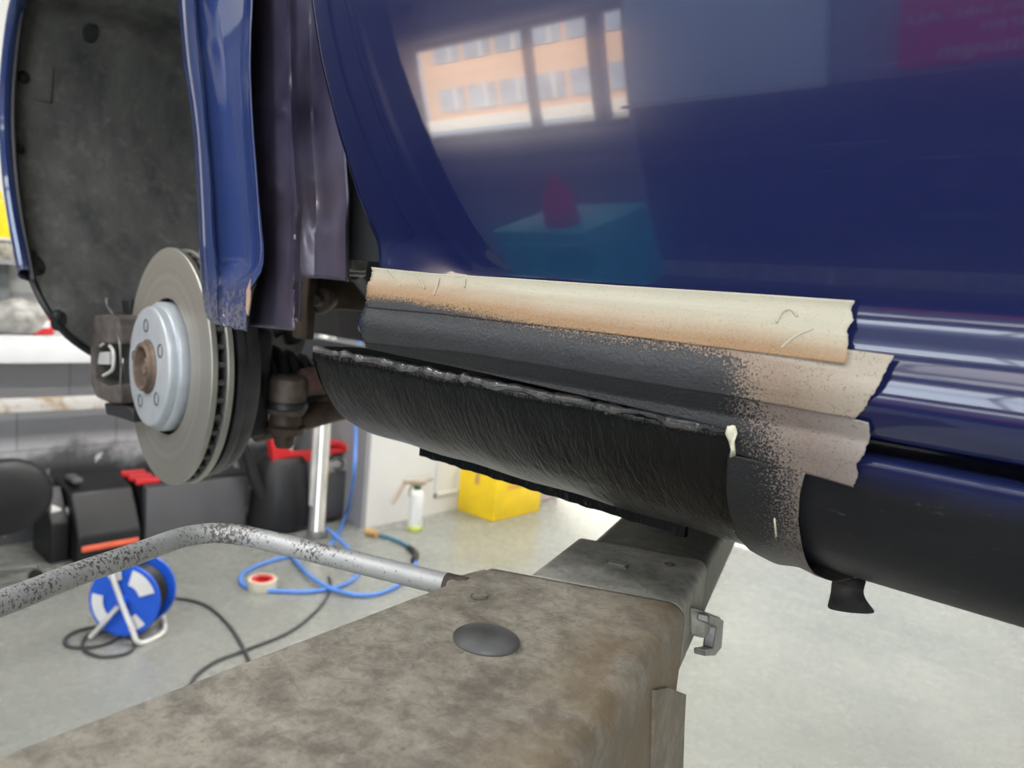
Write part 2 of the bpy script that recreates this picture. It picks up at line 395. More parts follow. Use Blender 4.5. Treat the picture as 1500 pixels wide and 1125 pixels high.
mb.box(((OX0 + OX1) / 2, RY0 - .06, OZ0 + .02), (OX1 - OX0, .1, .04)); mb.box(((OX0 + OX1) / 2, RY0 - .06, OZ1 - .02), (OX1 - OX0, .1, .04))
struct(mb.build('window_1', plain('dark_window_frame', (.05, .055, .07), .4), smooth=False))
# far wall with the big bright sectional door opening (daylight that shines back off the floor)
mb = MB()
wallseg(mb, -3.57, -3.2, 0, RZ, RY1 + th); wallseg(mb, -.3, RX1, 0, RZ, RY1 + th); wallseg(mb, -3.2, -.3, 2.6, RZ, RY1 + th)
struct(mb.build('wall_far', M_WHITEWALL, smooth=False))
struct(MB().box((-3, 9.0, .01), (16, 2.3, .02)).build('trim_3', plain('outside_paving', (.3, .3, .3), .8), smooth=False))

struct(MB().box((-3, 10.2, 2), (16, .2, 4)).build('added_yard_wall', plain('yard_render', (.36, .36, .35), .8, 0, .15, .8), smooth=False))  # unseen outer wall added to cut the sky glare on the floor
# ceiling lights
for i, (lx, ly, rz) in enumerate(LAMPS):
    pos = ['front left', 'middle left', 'front right', 'middle right', 'far left', 'far right'][i]
    t = empty('ceiling_light', (lx, ly, RZ - .1), 'long white strip light on the ceiling, %s one of six' % pos, 'ceiling light', 'strip lights on the ceiling')
    MB().box((lx, ly, RZ - .035), (.24, 1.7, .07), bev=.01).build('housing', plain('lamp_housing', (.7, .7, .7), .5), t)
    MB().box((lx, ly, RZ - .085), (.18, 1.6, .03), bev=.01).build('diffuser', glow('lamp_diffuser', (1, .98, .94), 16), t)
    ld = bpy.data.lights.new('strip', 'AREA'); ld.shape = 'RECTANGLE'; ld.size = .2; ld.size_y = 1.6; ld.energy = LAMP_W * (.45 if ly < 0 else 1.25 if lx < 0 else .8); ld.color = (1, .975, .93)
    lo = bpy.data.objects.new('light_source', ld); COL.objects.link(lo); lo.parent = t; lo.location = (0, 0, -.02)

# ------------------------------------------------------------------ car body profiles (Y, Z), front of car is -X
def smoothprof(P, it=2):
    P = [np.array(p, float) for p in P]
    for _ in range(it):
        Q = [P[0]]
        for i in range(len(P) - 1): Q += [P[i] * .75 + P[i + 1] * .25, P[i] * .25 + P[i + 1] * .75]
        P = Q + [P[-1]]
    return np.array(P)
def resample(P, n):
    d = np.r_[0, np.cumsum(np.linalg.norm(np.diff(P, axis=0), axis=1))]; s = np.linspace(0, d[-1], n)
    return np.c_[np.interp(s, d, P[:, 0]), np.interp(s, d, P[:, 1])]
DOORP = smoothprof([(.400, 2.12), (.352, 2.02), (.333, 1.92), (.334, 1.84), (.340, 1.76), (.350, 1.68), (.364, 1.60), (.3775, 1.54), (.3845, 1.513),
                    (.3848, 1.508), (.3838, 1.504), (.3819, 1.500), (.3799, 1.496), (.3779, 1.492), (.3762, 1.488), (.3754, 1.484), (.3750, 1.480), (.3742, 1.4775), (.3722, 1.4735), (.3702, 1.4695), (.3696, 1.4655), (.3708, 1.461), (.3745, 1.455), (.3790, 1.4490), (.3830, 1.4470)], 2)
SILLP_pts = [(.450, 1.4400), (.400, 1.4405), (.3880, 1.4405), (.3815, 1.4385), (.3795, 1.4345), (.3830, 1.4240), (.3900, 1.4080), (.4020, 1.3900), (.4190, 1.3735), (.4520, 1.3565), (.4850, 1.3475), (.5070, 1.3440)]
SILLP = smoothprof(SILLP_pts, 2)
# outer skin the tape lies on (bridges the door gap)
SKIN = np.vstack([smoothprof([(.340, 1.76), (.350, 1.68), (.364, 1.60), (.3775, 1.54), (.3835, 1.513), (.3820, 1.503), (.3740, 1.494), (.3725, 1.480), (.3690, 1.470), (.3720, 1.459), (.3770, 1.449)], 2),
                  smoothprof([(.3775, 1.4470), (.3765, 1.4400), (.3778, 1.4335), (.3815, 1.4225), (.3885, 1.4065), (.4005, 1.3882), (.4175, 1.3715), (.4510, 1.3545), (.4850, 1.3455), (.5070, 1.3420)], 2)])
SK = resample(SKIN, 900)
def skin_hit(px, py):
    r = ray(px, py); zz = CAMH + r.z * (SK[:, 0] / r.y); d = zz - SK[:, 1]
    idx = np.where(d[:-1] * d[1:] <= 0)[0]
    i = idx[0] if len(idx) else int(np.argmin(abs(d)))
    best = i
    for k in idx:
        if SK[k, 0] < SK[best, 0] - .004: best = k
    X = r.x * SK[best, 0] / r.y
    return X, best
def skin_pt(X, s, off=.0012):
    s = max(0, min(len(SK) - 2, s)); i = int(s); f = s - i
    p = SK[i] * (1 - f) + SK[i + 1] * f; a = SK[max(0, i - 6)]; b = SK[min(len(SK) - 1, i + 6)]
    t = (b - a) / np.linalg.norm(b - a); n = np.array([t[1], -t[0]])
    if n[0] > 0: n = -n
    q = p + n * off
    return Vector((X, q[0], q[1]))

CX, CZ = -1.03, 1.36
car = empty('car', (-.3, .9, 1.34), 'navy blue car raised on the lift, front wheel removed, sill freshly coated black', 'car')
# --- door
def px_line(pts, Y): return [onY(x, y, Y) for x, y in pts]
edge = px_line([(494, -150), (497, 0), (500, 100), (510, 200), (522, 290), (535, 350), (548, 392), (543, 430), (538, 460), (538, 500), (538, 520)], .385)
ez = [p.z for p in edge][::-1]; ex = [p.x for p in edge][::-1]
crv = px_line([(590, -150), (603, 0), (618, 100), (640, 190), (665, 270), (690, 330), (716, 374), (742, 396)], .375)
cz = [p.z for p in crv][::-1]; cx = [p.x for p in crv][::-1]
DP = resample(DOORP, 190)
G = []
for (y, z) in DP:
    xf = interp(z, ez, ex); xc = interp(z, cz, cx)
    kz = sm((z - 1.508) / .03)
    xs = np.r_[xf + np.array([0, .002, .006, .012]), np.linspace(xf + .02, xc - .012, 24), xc + np.linspace(-.010, .014, 16), np.linspace(xc + .02, 1.25, 50)]
    row = []
    for x in xs:
        d = (xc - x)                       # how far in front of the flare crease
        fl = (.07 * max(0, d) + .4 * max(0, d - .05) ** 2) * kz
        fl -= .0005 * math.exp(-((d - .038) / .006) ** 2) * kz
        ed = (x - xf); fe = .006 * (1 - min(1, ed / .010)) ** 2
        row.append(Vector((x, y + fl + fe, z)))
    G.append(row)
door = MB().grid(G).build('door', M_PAINT, car, solid=.006, flip=False)
# --- sill, coated front stretch and plain rear stretch
def extr(prof, x0, x1, n, wob=0, seed=0):
    r = np.random.RandomState(seed); ph = r.rand(6) * 6
    G = []
    for i in range(n + 1):
        x = lerp(x0, x1, i / n)
        G.append([Vector((x, p[0] + wob * (math.sin(x * 41 + ph[0] + k * .05) + math.sin(x * 97 + ph[1] - k * .11)) * .5,
                          p[1] + wob * math.sin(x * 63 + ph[2] + k * .07))) for k, p in enumerate(prof)])
    return G
SP = resample(SILLP, 110)
XS = -.158
Gs = extr(SP, -.564, XS, 160, .0006)
# close the front end of the sill box by folding it to the inside
cap = [[Vector((-.564, p[0], p[1])) for p in SP], [Vector((-.560, lerp(p[0], .47, .35), lerp(p[1], 1.40, .35))) for p in SP], [Vector((-.558, .47, 1.40)) for p in SP]]
mb = MB().grid(Gs); mb.grid(cap)
sill = mb.build('coated_sill', M_COAT, car); sill['label'] = 'glossy wet black coated front stretch of the sill'
MB().grid(extr(SP, XS, 1.25, 60)).build('sill_panel', M_SILL, car, solid=.002)
mb = MB()
lipx = np.linspace(-.562, XS - .012, 150)     # thick bead of coating that ran along the lip
mb.tube([Vector((x, .3822 + .0007 * math.sin(x * 190) , 1.4385 + .0006 * math.sin(x * 131))) for x in lipx],
        list(.0032 + .0011 * np.convolve(rng.randn(152), [.3, .4, .3], 'valid')), 10)
M_BEAD = NT('wet_black_bead'); M_BEAD.color((.006, .006, .006)); M_BEAD.b.inputs['IOR'].default_value = 2.1; M_BEAD.rough(.10); M_BEAD.bump(M_BEAD.noise(420, 4, .75), 1.0, .0022); M_BEAD.coat(1)
mb.build('coating_bead', M_BEAD.m, car)
mb = MB(); fx = np.linspace(-.555, -.255, 70)
Gf = []
for zz, yy in ((1.352, .5065), (1.340, .5065), (1.3325, .5065), (1.3320, .509), (1.3325, .5115), (1.352, .5115)):
    Gf.append([Vector((x, yy, zz - (.0012 * abs(math.sin(x * 150)) * abs(math.sin(x * 67)) if zz < 1.335 else 0))) for x in fx])
mb.grid(Gf); mb.build('jacking_flange', M_COAT, car)
for px, py in ((890, 733), (816, 714), (655, 668)):
    q = onY(px, py, .509); MB().tube([q + Vector((0, 0, .006)), q, q + Vector((0, 0, -.004))], [.002, .0016, .0008], 8).build('coating_drip', M_COAT, car)
# --- underbody and unseen shell (closes the car to light)
mb = MB()
mb.box((.35, 1.20, 1.365), (1.8, 1.35, .02)); mb.build('floor_pan', M_DARK, car, smooth=False)
mb = MB().grid([[Vector((x, y, z)) for x in (-.45, 1.25)] for y, z in ((.46, 1.445), (.46, 1.9))]); mb.build('inner_sill', M_DARK, car, smooth=False)
mb = MB().grid([[Vector((x, y, z)) for x in (-.9, 0, 1.25)] for y, z in ((.402, 2.12), (.46, 2.42), (.62, 2.52), (1.3, 2.55), (1.7, 2.45), (1.85, 2.1), (1.85, 1.4))]); mb.build('body_shell', M_PAINT, car, solid=.003)
mb = MB().grid([[Vector((x, y, z)) for x, z in ((-.9, 2.12), (-1.15, 2.11), (-1.30, 2.06), (-1.34, 2.0))] for y in (.46, .9, 1.4, 1.8)]); mb.build('bonnet', M_PAINT, car, solid=.003)

# --- front wing: rear strip
rows = [(-120, 252, 272, 274, 369, 376), (0, 260, 283, 286, 364, 371), (50, 264, 287, 290, 362, 369), (100, 269, 292, 295, 361, 368), (150, 277, 297, 300, 363, 370), (200, 283, 301, 304, 366, 373), (250, 286, 305, 308, 370, 377), (290, 288, 308, 311, 373, 380), (330, 290, 310, 313, 376, 384), (360, 291, 312, 315, 379, 387),
        (380, 292, 314, 317, 378, 387), (395, 293, 316, 319, 370, 383), (405, 294, 317, 320, 356, 377), (420, 295, 318, 320, 340, 368), (440, 297, 318, 320, 345, 363), (455, 299, 318, 321, 345, 362), (466, 303, 320, 323, 346, 361), (472, 316, 326, 329, 348, 361)]
def wing_row(r, ylip=.360):
    y, A, B, B2, C_, D = r
    yb = lambda x: y + (x - 300) * (.22 if y > 440 else .05 if y > 380 else 0)
    rec = .0075 * (1 - sm((y - 375) / 45)) + .0008
    P = [onY(A + 3, yb(A), ylip + .030), onY(A, yb(A), ylip + .010), onY(A + 2, yb(A), ylip + .003), onY(lerp(A, B, .6), yb(A), ylip - .002), onY(B, yb(B), ylip - .0035), onY(B2, yb(B2), ylip - .0005),
         onY(B2 + 3, yb(B2), ylip + rec * .8), onY(B2 + 8, yb(B2), ylip + rec)]
    for f in (.25, .45, .65, .82): P.append(onY(lerp(B2, C_, f), yb(lerp(B2, C_, f)), ylip + rec + .002 * math.sin(f * 3.1) * (y < 380)))
    P += [onY(C_ - 5, yb(C_), ylip + rec * .9), onY(C_, yb(C_), ylip + rec * .45), onY(C_ + 4, yb(C_), ylip - .0005), onY(D - 1, yb(D), ylip - .001), onY(D, yb(D), ylip + .002), onY(D + 1, yb(D), ylip + .012), onY(D + 2, yb(D), ylip + .05)]
    return P
# interpolate rows densely
ys = [r[0] for r in rows]
dense = []
for y in np.r_[np.linspace(-120, 360, 40), np.linspace(366, 472, 34)]:
    dense.append((y,) + tuple(interp(y, ys, [r[k] for r in rows]) for k in range(1, 6)))
G = [wing_row(r) for r in dense]
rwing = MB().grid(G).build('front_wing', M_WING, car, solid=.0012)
rwing['label'] = 'navy front wing strip with a dished face between wheel arch and door'
M_SCR = plain('bare_scratch', (.42, .27, .19), .7)
mb = MB(); a = onY(364, 415, .3605); b_ = onY(362, 458, .3605)
q = [onY(367, 408, .3590), onY(366, 440, .3590), onY(363, 462, .3590), onY(360, 455, .3590), onY(361, 425, .3590)]
mb.prism(q, (0, .0012, 0)).build('bare_metal_chip', M_SCR, rwing)
# arch liner path and the thin front edge of the wing
arch = [(-.735, 1.50), (-.752, 1.60), (-.795, 1.75), (-.87, 1.88), (-.98, 1.965), (-1.10, 1.985), (-1.22, 1.955), (-1.29, 1.905)]
A3 = [Vector((x, .372, z)) for x, z in arch] + [onY(22, 0, .368), onY(9, 90, .368), onY(5, 170, .368), onY(9, 250, .368), onY(20, 320, .370), onY(42, 392, .378), onY(57, 430, .385), onY(75, 460, .398), (onY(100, 490, .425)), onY(135, 515, .465), onY(165, 526, .50)]
A3 = smooth_path(A3, 5); AY = [p.y for p in A3]
AP = [Vector((p.x, 0, p.z)) for p in A3]
M_EDGE = plain('liner_edge_black', (.02, .02, .022), .5)
G = []
for i, p in enumerate(AP):
    row = []
    for j, y in enumerate(np.linspace(AY[i], .86, 26)):
        bulge = .006 * math.sin(i * .9) * 0 + .004 * math.sin(y * 30 + i * .2)
        row.append(Vector((p.x + (p.x + 1.05) * (.03 * sm((y - .37) / .3)) + bulge * .5, y, p.z + bulge * .3)))
    G.append(row)
liner = MB().grid(G).build('wheel_arch_liner', M_LINER, car, solid=.004)
nA = len(AP)
half = AP[int(nA * .30):int(nA * .755)]
G = []
for p in half:
    d = Vector((p.x + 1.05, 0, p.z - 1.66)).normalized()
    G.append([p + d * o_ + Vector((0, y, 0)) for o_, y in ((-.024, .376), (-.026, .362), (-.023, .358), (-.016, .3575), (-.008, .3585), (-.001, .364), (.006, .38))])
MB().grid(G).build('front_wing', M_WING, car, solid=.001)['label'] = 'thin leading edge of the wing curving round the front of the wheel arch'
mb = MB(); mb.tube([p + Vector((-.001, 0, -.002)) for p in A3[int(nA * .72):]], .0055, 8); mb.build('arch_edge_trim', M_EDGE, liner)
arcj = [p for p in half]
mb = MB(); mb.tube([p + Vector((.026, .374, 0)) for p in half], .004, 8); mb.build('arch_seal', M_EDGE, liner)
# liner screws and mounting tabs
def liner_at(px, py):
    best = None
    for i in range(len(AP) - 1):
        p = AP[i]
        if p.x > -1.0: continue
        r = ray(px, py); k = (p.x) / r.x; q = Vector((0, 0, CAMH)) + r * k
        e = abs(q.z - p.z)
        if best is None or e < best[0]: best = (e, q, (AP[i + 1] - p).normalized())
    t = best[2]; n = Vector((t.z, 0, -t.x)); 
    if n.x < 0: n = -n
    return best[1], n
for px, py, s_ in ((34, 113, .010), (28, 218, .008), (46, 371, .008), (84, 462, .009)):
    q, n = liner_at(px, py); M = axisM(q + n * .001, n)
    MB().lathe([(0, .006), (s_ * .5, .0055), (s_ * .8, .003), (s_, 0), (s_, -.004)], M, 20).build('liner_screw', M_DARK, liner)
for px, py, w_, h_ in ((50, 110, .05, .06),):
    q, n = liner_at(px, py); M = Matrix.Translation(q) @ n.to_track_quat('Z', 'Y').to_matrix().to_4x4()
    MB().box((0, 0, 0), (.055, .075, .006), bev=.003, M=None).build('mounting_tab', M_LINER, liner).data.transform(M)
for px, py, s_ in ((132, 46, .012), (52, 388, .012), (86, 470, .011), (30, 70, .010)):
    q, n = liner_at(px, py); M = axisM(q + n * .0012, n) @ Matrix.Diagonal((1, 1.5, 1, 1))
    MB().lathe([(0, .0015), (s_ * .9, .0012), (s_, 0), (s_, -.003)], M, 20).build('liner_recess', M_EDGE, liner)

# --- hinge pillar behind the wing strip (purple-grey, dented)
def pil_row(y):
    xl = interp(y, [-120, 0, 100, 200, 290, 360, 400, 430, 478], [366, 368, 366, 371, 377, 383, 380, 370, 364])
    xr = interp(y, [-120, 0, 100, 200, 290, 330, 400, 412], [492, 497, 502, 508, 514, 512, 512, 512])
    c2 = interp(y, [-120, 0, 100, 200, 300, 400, 478], [388, 391, 393, 395, 398, 398, 396])
    rg = interp(y, [-120, 0, 100, 200, 300, 400, 478], [422, 425, 425, 428, 434, 430, 430])
    P = []
    for f in np.linspace(0, 1, 44):
        x = lerp(xl, xr, f)
        Y = interp(x, [xl, xl + 10, c2, c2 + 8, rg - 6, rg, rg + 8, rg + 30, xr - 16, xr - 4, xr], [.405, .402, .398, .392, .391, .388, .398, .412, .404, .398, .412])
        # dents
        for cx_, cy_, rx_, ry_, dd in ((462, 200, 22, 60, .016), (470, 120, 16, 50, .010), (478, 300, 18, 40, .012), (405, 275, 10, 12, -.004), (413, 160, 10, 10, -.004), (440, 350, 20, 46, .007), (490, 60, 10, 60, -.006), (500, 340, 14, 30, -.008)):
            Y += dd * math.exp(-((x - cx_ - (y - cy_) * .12) / rx_) ** 2 - ((y - cy_) / ry_) ** 2)
        P.append((x, Y))
    return P
G = []
for y in np.linspace(-120, 478, 90):
    G.append([(x, y, onY(x, y + (x - 365) * (.10 if y > 380 else 0), Y)) for x, Y in pil_row(y)])
mb = MB()
V = [[mb.bm.verts.new(c[2]) for c in row] for row in G]
for i in range(len(V) - 1):
    for j in range(len(V[0]) - 1):
        x, y = G[i][j][0], G[i][j][1]
        if y > 392 and x > 441 + (y - 392) * -.02: continue
        if y > 462 and x > 429: continue
        mb.bm.faces.new((V[i][j], V[i][j + 1], V[i + 1][j + 1], V[i + 1][j]))
bmesh.ops.delete(mb.bm, geom=[v for v in mb.bm.verts if not v.link_faces], context='VERTS')
pillar = mb.build('hinge_pillar', M_PILLAR, car, solid=.003)
# inner walls behind the gap between pillar and door
mb = MB(); mb.grid([[Vector((-.585, .425, z)), Vector((-.52, .47, z)), Vector((-.40, .47, z))] for z in (1.52, 1.75, 2.1)]); mb.build('pillar_inner', M_DARK, car, smooth=False)
M_SUB = plain('slate_grey_bulkhead', (.045, .050, .058), .5)
MB().box((-.74, .98, 1.50), (.50, .02, .22)).build('bulkhead', M_SUB, car, smooth=False)
MB().box((-1.2, .97, 1.68), (.60, .02, .6)).build('wheelhouse_blocker', M_DARK, car, smooth=False)  # dark sheets added as blockers so the space behind the wheel stays dark
MB().box((-.85, .93, 1.60), (.7, .02, .34)).build('wheelhouse_blocker', M_DARK, car, smooth=False)
q = onY(447, 440, .50)
mb = MB(); mb.box(q + Vector((0, 0, 0)), (.03, .012, .09), bev=.003); mb.box(q + Vector((-.02, .05, .02)), (.012, .10, .06), bev=.003)
brk = mb.build('subframe_bracket', M_ARMRUST, car)
q = onY(471, 440, .52)
MB().lathe([(0, .022), (.006, .022), (.0075, .018), (.0075, .010), (.014, .009), (.0155, .005), (.0155, 0), (.009, -.03)], axisM(q, (.55, -.8, 0)), 6 * 4).build('bracket_bolt', M_BALL, brk)
for x0 in (.0, ):
    mb = MB()
    mb.tube([onY(520, 400, .52), onY(560, 455, .62)], .008, 10); mb.build('brake_pipe', M_SUB, car)
mb = MB(); mb.box(onY(512, 330, .46), (.03, .03, .10), bev=.004); mb.box(onY(520, 372, .455), (.02, .02, .035), bev=.004); mb.build('door_hinge', M_STEEL, car)

# ------------------------------------------------------------------ brake disc, caliper and suspension
hub_c = Vector((-1.074, .480, 1.356))
AX = Vector((-.095, -1, 0.0)).normalized()      # outward axle axis
MD = axisM(hub_c, AX)
def lobj(mb, name, mat, parent, **k):
    """move mesh data so that the object's origin is the hub centre and its local Y is the axle"""
    o = mb.build(name, mat, None, **k)
    L = Matrix.Translation(hub_c) @ Matrix.Rotation(math.atan2(AX.x, -AX.y), 4, 'Z')
    o.data.transform(L.inverted()); o.parent = parent; o.matrix_parent_inverse = parent.matrix_basis.inverted(); o.matrix_basis = L
    return o
R = .1690
disc = lobj(MB().lathe([(.098, 0), (R - .0015, 0), (R, -.0015), (R, -.0075), (R - .0015, -.009), (.098, -.009)], MD, 128, closed=True), 'brake_disc', M_DISC, car)
lobj(MB().lathe([(.098, -.021), (R - .0015, -.021), (R, -.0225), (R, -.029), (R - .0015, -.030), (.098, -.030)], MD, 128, closed=True), 'inner_friction_ring', M_DISC, disc)
mb = MB()
for k in range(44):
    a = 2 * math.pi * k / 44
    M = MD @ Matrix.Rotation(a, 4, 'Z')
    mb.box((0, 0, 0), (.056, .0062, .0125), M=None)
    vs = mb.bm.verts[-8:] if False else None
    mb.bm.verts.ensure_lookup_table(); vs = mb.bm.verts[-8:]
    bmesh.ops.transform(mb.bm, matrix=M @ Matrix.Translation((.137, 0, -.015)), verts=vs)
lobj(mb, 'cooling_vane', M_VENT, disc, smooth=False)['kind'] = 'stuff'
hat = lobj(MB().lathe([(.030, .024), (.081, .024), (.0835, .0232), (.085, .021), (.0855, .012), (.0865, .011), (.0905, .0106), (.0915, .009), (.0920, .004), (.0920, .002), (.0920, .001), (.0920, -.009), (.090, -.012), (.088, -.03)], MD, 96), 'hub_hat', M_HAT, disc)
hat['label'] = 'pale silver hat of the disc with five bolt holes'
for k in range(5):
    a = math.radians(90 + 11 - 72 * k)
    # outward axis view: compute in-plane directions from world up and car rear
    up = Vector((0, 0, 1)); rt = up.cross(-AX).normalized() * -1
    if rt.x < 0: rt = -rt
    p = hub_c + AX * .0238 + (rt * math.cos(a) + up * math.sin(a)) * .058
    mb = MB().lathe([(.0095, .0012), (.0075, .0008), (.0068, -.002), (.0062, -.004), (0, -.004)], axisM(p, AX), 20)
    lobj(mb, 'bolt_hole', plain('dark_bolt_hole', (.06, .06, .06), .6), hat)
hub = lobj(MB().lathe([(.0, .005), (.012, .005), (.022, .008), (.0265, .014), (.0275, .030), (.0285, .0330), (.0325, .0340), (.0345, .032), (.0350, .028), (.0385, .025), (.0385, .020)], MD, 48), 'wheel_hub', M_RUST, disc)
lobj(MB().lathe([(.0, .028), (.0035, .028), (.0045, .025), (.010, .029), (.0125, .026), (.0135, .018), (.0145, .004)], MD, 30), 'axle_stub', M_RUST, disc)
mb = MB(); mb.lathe([(.06, -.055), (.154, -.055), (.160, -.052), (.163, -.046), (.163, -.038), (.158, -.037), (.157, -.048), (.06, -.050)], MD, 80, closed=True)
mb.lathe([(.140, -.075), (.154, -.072), (.160, -.060), (.160, -.050), (.10, -.050), (.10, -.075)], MD, 80, closed=True)
sh = lobj(mb, 'dust_shield', plain('charcoal_dust_shield', (.040, .040, .043), .42, 0, .3, 25, .15), car)
# caliper, on the front (left) side of the disc
cal = empty('brake_caliper', hub_c + Vector((-.17, 0, 0)))
cal.parent = car; cal.matrix_parent_inverse = car.matrix_basis.inverted()
def wp(px, py, Y): return onY(px, py, Y)
def outline(pts, Y): return [wp(x, y, Y) for x, y in pts]
mb = MB()
body = outline([(131, 470), (136, 462), (160, 460), (172, 466), (176, 490), (176, 505), (152, 503), (140, 510), (136, 530), (139, 556), (156, 566), (174, 562), (177, 580), (176, 592), (158, 590), (140, 582), (132, 560)], .455)
mb.prism(body, (.0, .045, 0)); cb = mb.build('caliper_body', M_CAST, cal, bevel=.0035)
mb = MB(); mb.prism(outline([(152, 590), (178, 592), (194, 600), (194, 619), (180, 614), (155, 607)], .462), (0, .05, 0)); mb.build('caliper_bracket', M_DARK, cal, bevel=.003)
mb = MB(); mb.prism(outline([(164, 458), (172, 462), (185, 466), (195, 480), (199, 520), (196, 560), (190, 590), (176, 592), (180, 550), (180, 490)], .480), (0, .045, 0)); mb.build('brake_pad', M_DARK, cal, bevel=.002)
mb = MB(); mb.prism(outline([(150, 452), (160, 440), (190, 438), (190, 462), (165, 470)], .505), (0, .03, 0)); mb.build('caliper_bridge', M_DARK, cal, bevel=.003)
mb = MB(); mb.tube(smooth_path([wp(156, 436, .462), wp(157, 448, .462), wp(166, 462, .460), wp(172, 485, .457), wp(176, 510, .455), wp(177, 550, .457), wp(174, 590, .462)], 6), .0016, 8); mb.build('pad_plate_edge', M_STEEL, cal)
mb = MB()
mb.prism(outline([(136, 517), (160, 515), (160, 534), (137, 533)], .462), (0, .006, 0)); 
mb.tube(smooth_path([wp(161, 507, .456), wp(166, 514, .454), wp(167, 528, .454), wp(165, 541, .454), wp(158, 547, .456), wp(152, 550, .458)], 6), .0028, 10)
mb.tube([wp(147, 507, .458), wp(152, 503, .456)], .002, 8)
mb.build('spring_clip', M_CHROME, cal)['label'] = 'bright metal spring clip'
MB().box(wp(182, 594, .470), (.018, .004, .006), bev=.001).build('wear_tab', M_CHROME, cal)
# drive shaft with rubber boot
ds = MB(); A = Vector((-1.0, .615, 1.352)); B = Vector((-.93, 1.0, 1.40))
dv = (B - A).normalized()
ds.tube([A + dv * .05, A + dv * .10, B], .0135, 24); dsh = ds.build('drive_shaft', m_rust('brown_shaft', (.045, .034, .022), (.10, .075, .045), .5, .3), car)
MD2 = axisM(A, dv)
prof = [(.0, -.09), (.058, -.085), (.062, -.06)]
for i in range(6):
    z0 = -.055 + i * .021; r0 = .062 - i * .0085
    prof += [(r0 - .012, z0 + .003), (r0, z0 + .010), (r0 - .003, z0 + .016)]
prof += [(.019, .073), (.0185, .085), (.0135, .086)]
MB().lathe(prof, MD2, 40).build('rubber_boot', M_RUBBER, dsh)
MB().lathe([(.0185, .074), (.0205, .0745), (.0205, .083), (.0185, .0835)], MD2, 32).build('boot_clamp', plain('brass_clamp', (.30, .22, .12), .4, .6), dsh)
# knuckle, ball joint, control arm
mb = MB(); mb.box(wp(372, 560, .56), (.04, .04, .16), bev=.015); mb.build('steering_knuckle', M_DARK, car)
bj = MB(); q = wp(420, 590, .60); MJ = axisM(q, (.03, 0, 1))
bj.lathe([(.0, .040), (.022, .040), (.0275, .036), (.028, .020), (.0265, .004), (.0285, .000), (.0285, -.010), (.025, -.016), (.0, -.016)], MJ, 40)
bjo = bj.build('ball_joint', M_BALL, car)
MB().lathe([(.0285, .004), (.0305, .001), (.0305, -.006), (.0275, -.009)], MJ, 40).build('ball_joint_boot', M_RUBBER, bjo)
MB().lathe([(.022, -.016), (.024, -.030), (.030, -.034), (.028, -.044), (.016, -.046), (.014, -.060), (.011, -.066), (.0, -.066)], MJ, 24).build('joint_stud', M_ARMRUST, bjo)
ca = MB()
p1 = wp(372, 645, .58); p2 = wp(415, 632, .60); p3 = wp(470, 618, .66); p4 = wp(560, 596, .80)
ca.tube([p1 + Vector((0, 0, .008)), p2 + Vector((0, .01, .010)), p3 + Vector((0, 0, .012)), p4 + Vector((0, 0, .014))], [.012, .016, .017, .018], 16)
ca.prism([p2 + Vector((-.03, -.01, -.002)), p3 + Vector((0, 0, -.004)), p4 + Vector((0, 0, -.004)), p4 + Vector((0, .02, .055)), p3 + Vector((.01, .03, .05)), p2 + Vector((-.02, .03, .030))], (-.02, .02, 0))
ca.build('control_arm', M_ARMRUST, car, bevel=.003)
MB().tube([wp(445, 560, .62), wp(480, 556, .66), wp(530, 548, .75)], [.020, .022, .022], 20).build('tie_rod', m_rust('red_brown_tie_rod', (.06, .03, .025), (.15, .08, .06)), car)
MB().tube([wp(425, 600, .70), wp(560, 575, .90)], .03, 16).build('anti_roll_bar', M_RUBBER, car)
MB().box(wp(478, 540, .99), (.50, .05, .13), bev=.01).build('subframe', M_SUB, car)
MB().tube([wp(396, 480, .60), wp(420, 470, .62), wp(432, 492, .64)], .020, 16).build('strut_mount', M_RUBBER, car)

# ------------------------------------------------------------------ masking tapes on the body
SPX = [skin_hit(*p) for p in ((545, 436), (600, 441), (700, 461), (850, 487), (1000, 506), (1070, 524), (1090, 560), (1108, 610), (1125, 660), (1140, 720), (1150, 790))]
sx_ = [p[0] for p in SPX]; sz_ = [SK[p[1]][1] for p in SPX]
LNX = [skin_hit(*p) for p in ((545, 436), (600, 441), (700, 461), (850, 487), (1000, 508), (1080, 522), (1160, 540), (1260, 556))]
lx_ = [p[0] for p in LNX]; lz_ = [SK[p[1]][1] for p in LNX]
def add_spray(o, extra=0, line=False):
    me = o.data; at = me.attributes.new('spray', 'FLOAT', 'POINT'); mwv = [v.co for v in me.vertices]
    for i, c in enumerate(mwv):
        zt = interp(c.x, sx_, sz_); v = (zt - c.z) / .011
        xt = interp(-c.z, [-z for z in sz_], sx_); v2 = (xt - c.x) / .022
        v = v if abs(v) < abs(v2) * 1.0 else v2
        if line: v = (interp(c.x, lx_, lz_) - c.z) / .011
        at.data[i].value = max(-3, min(3, v + extra))
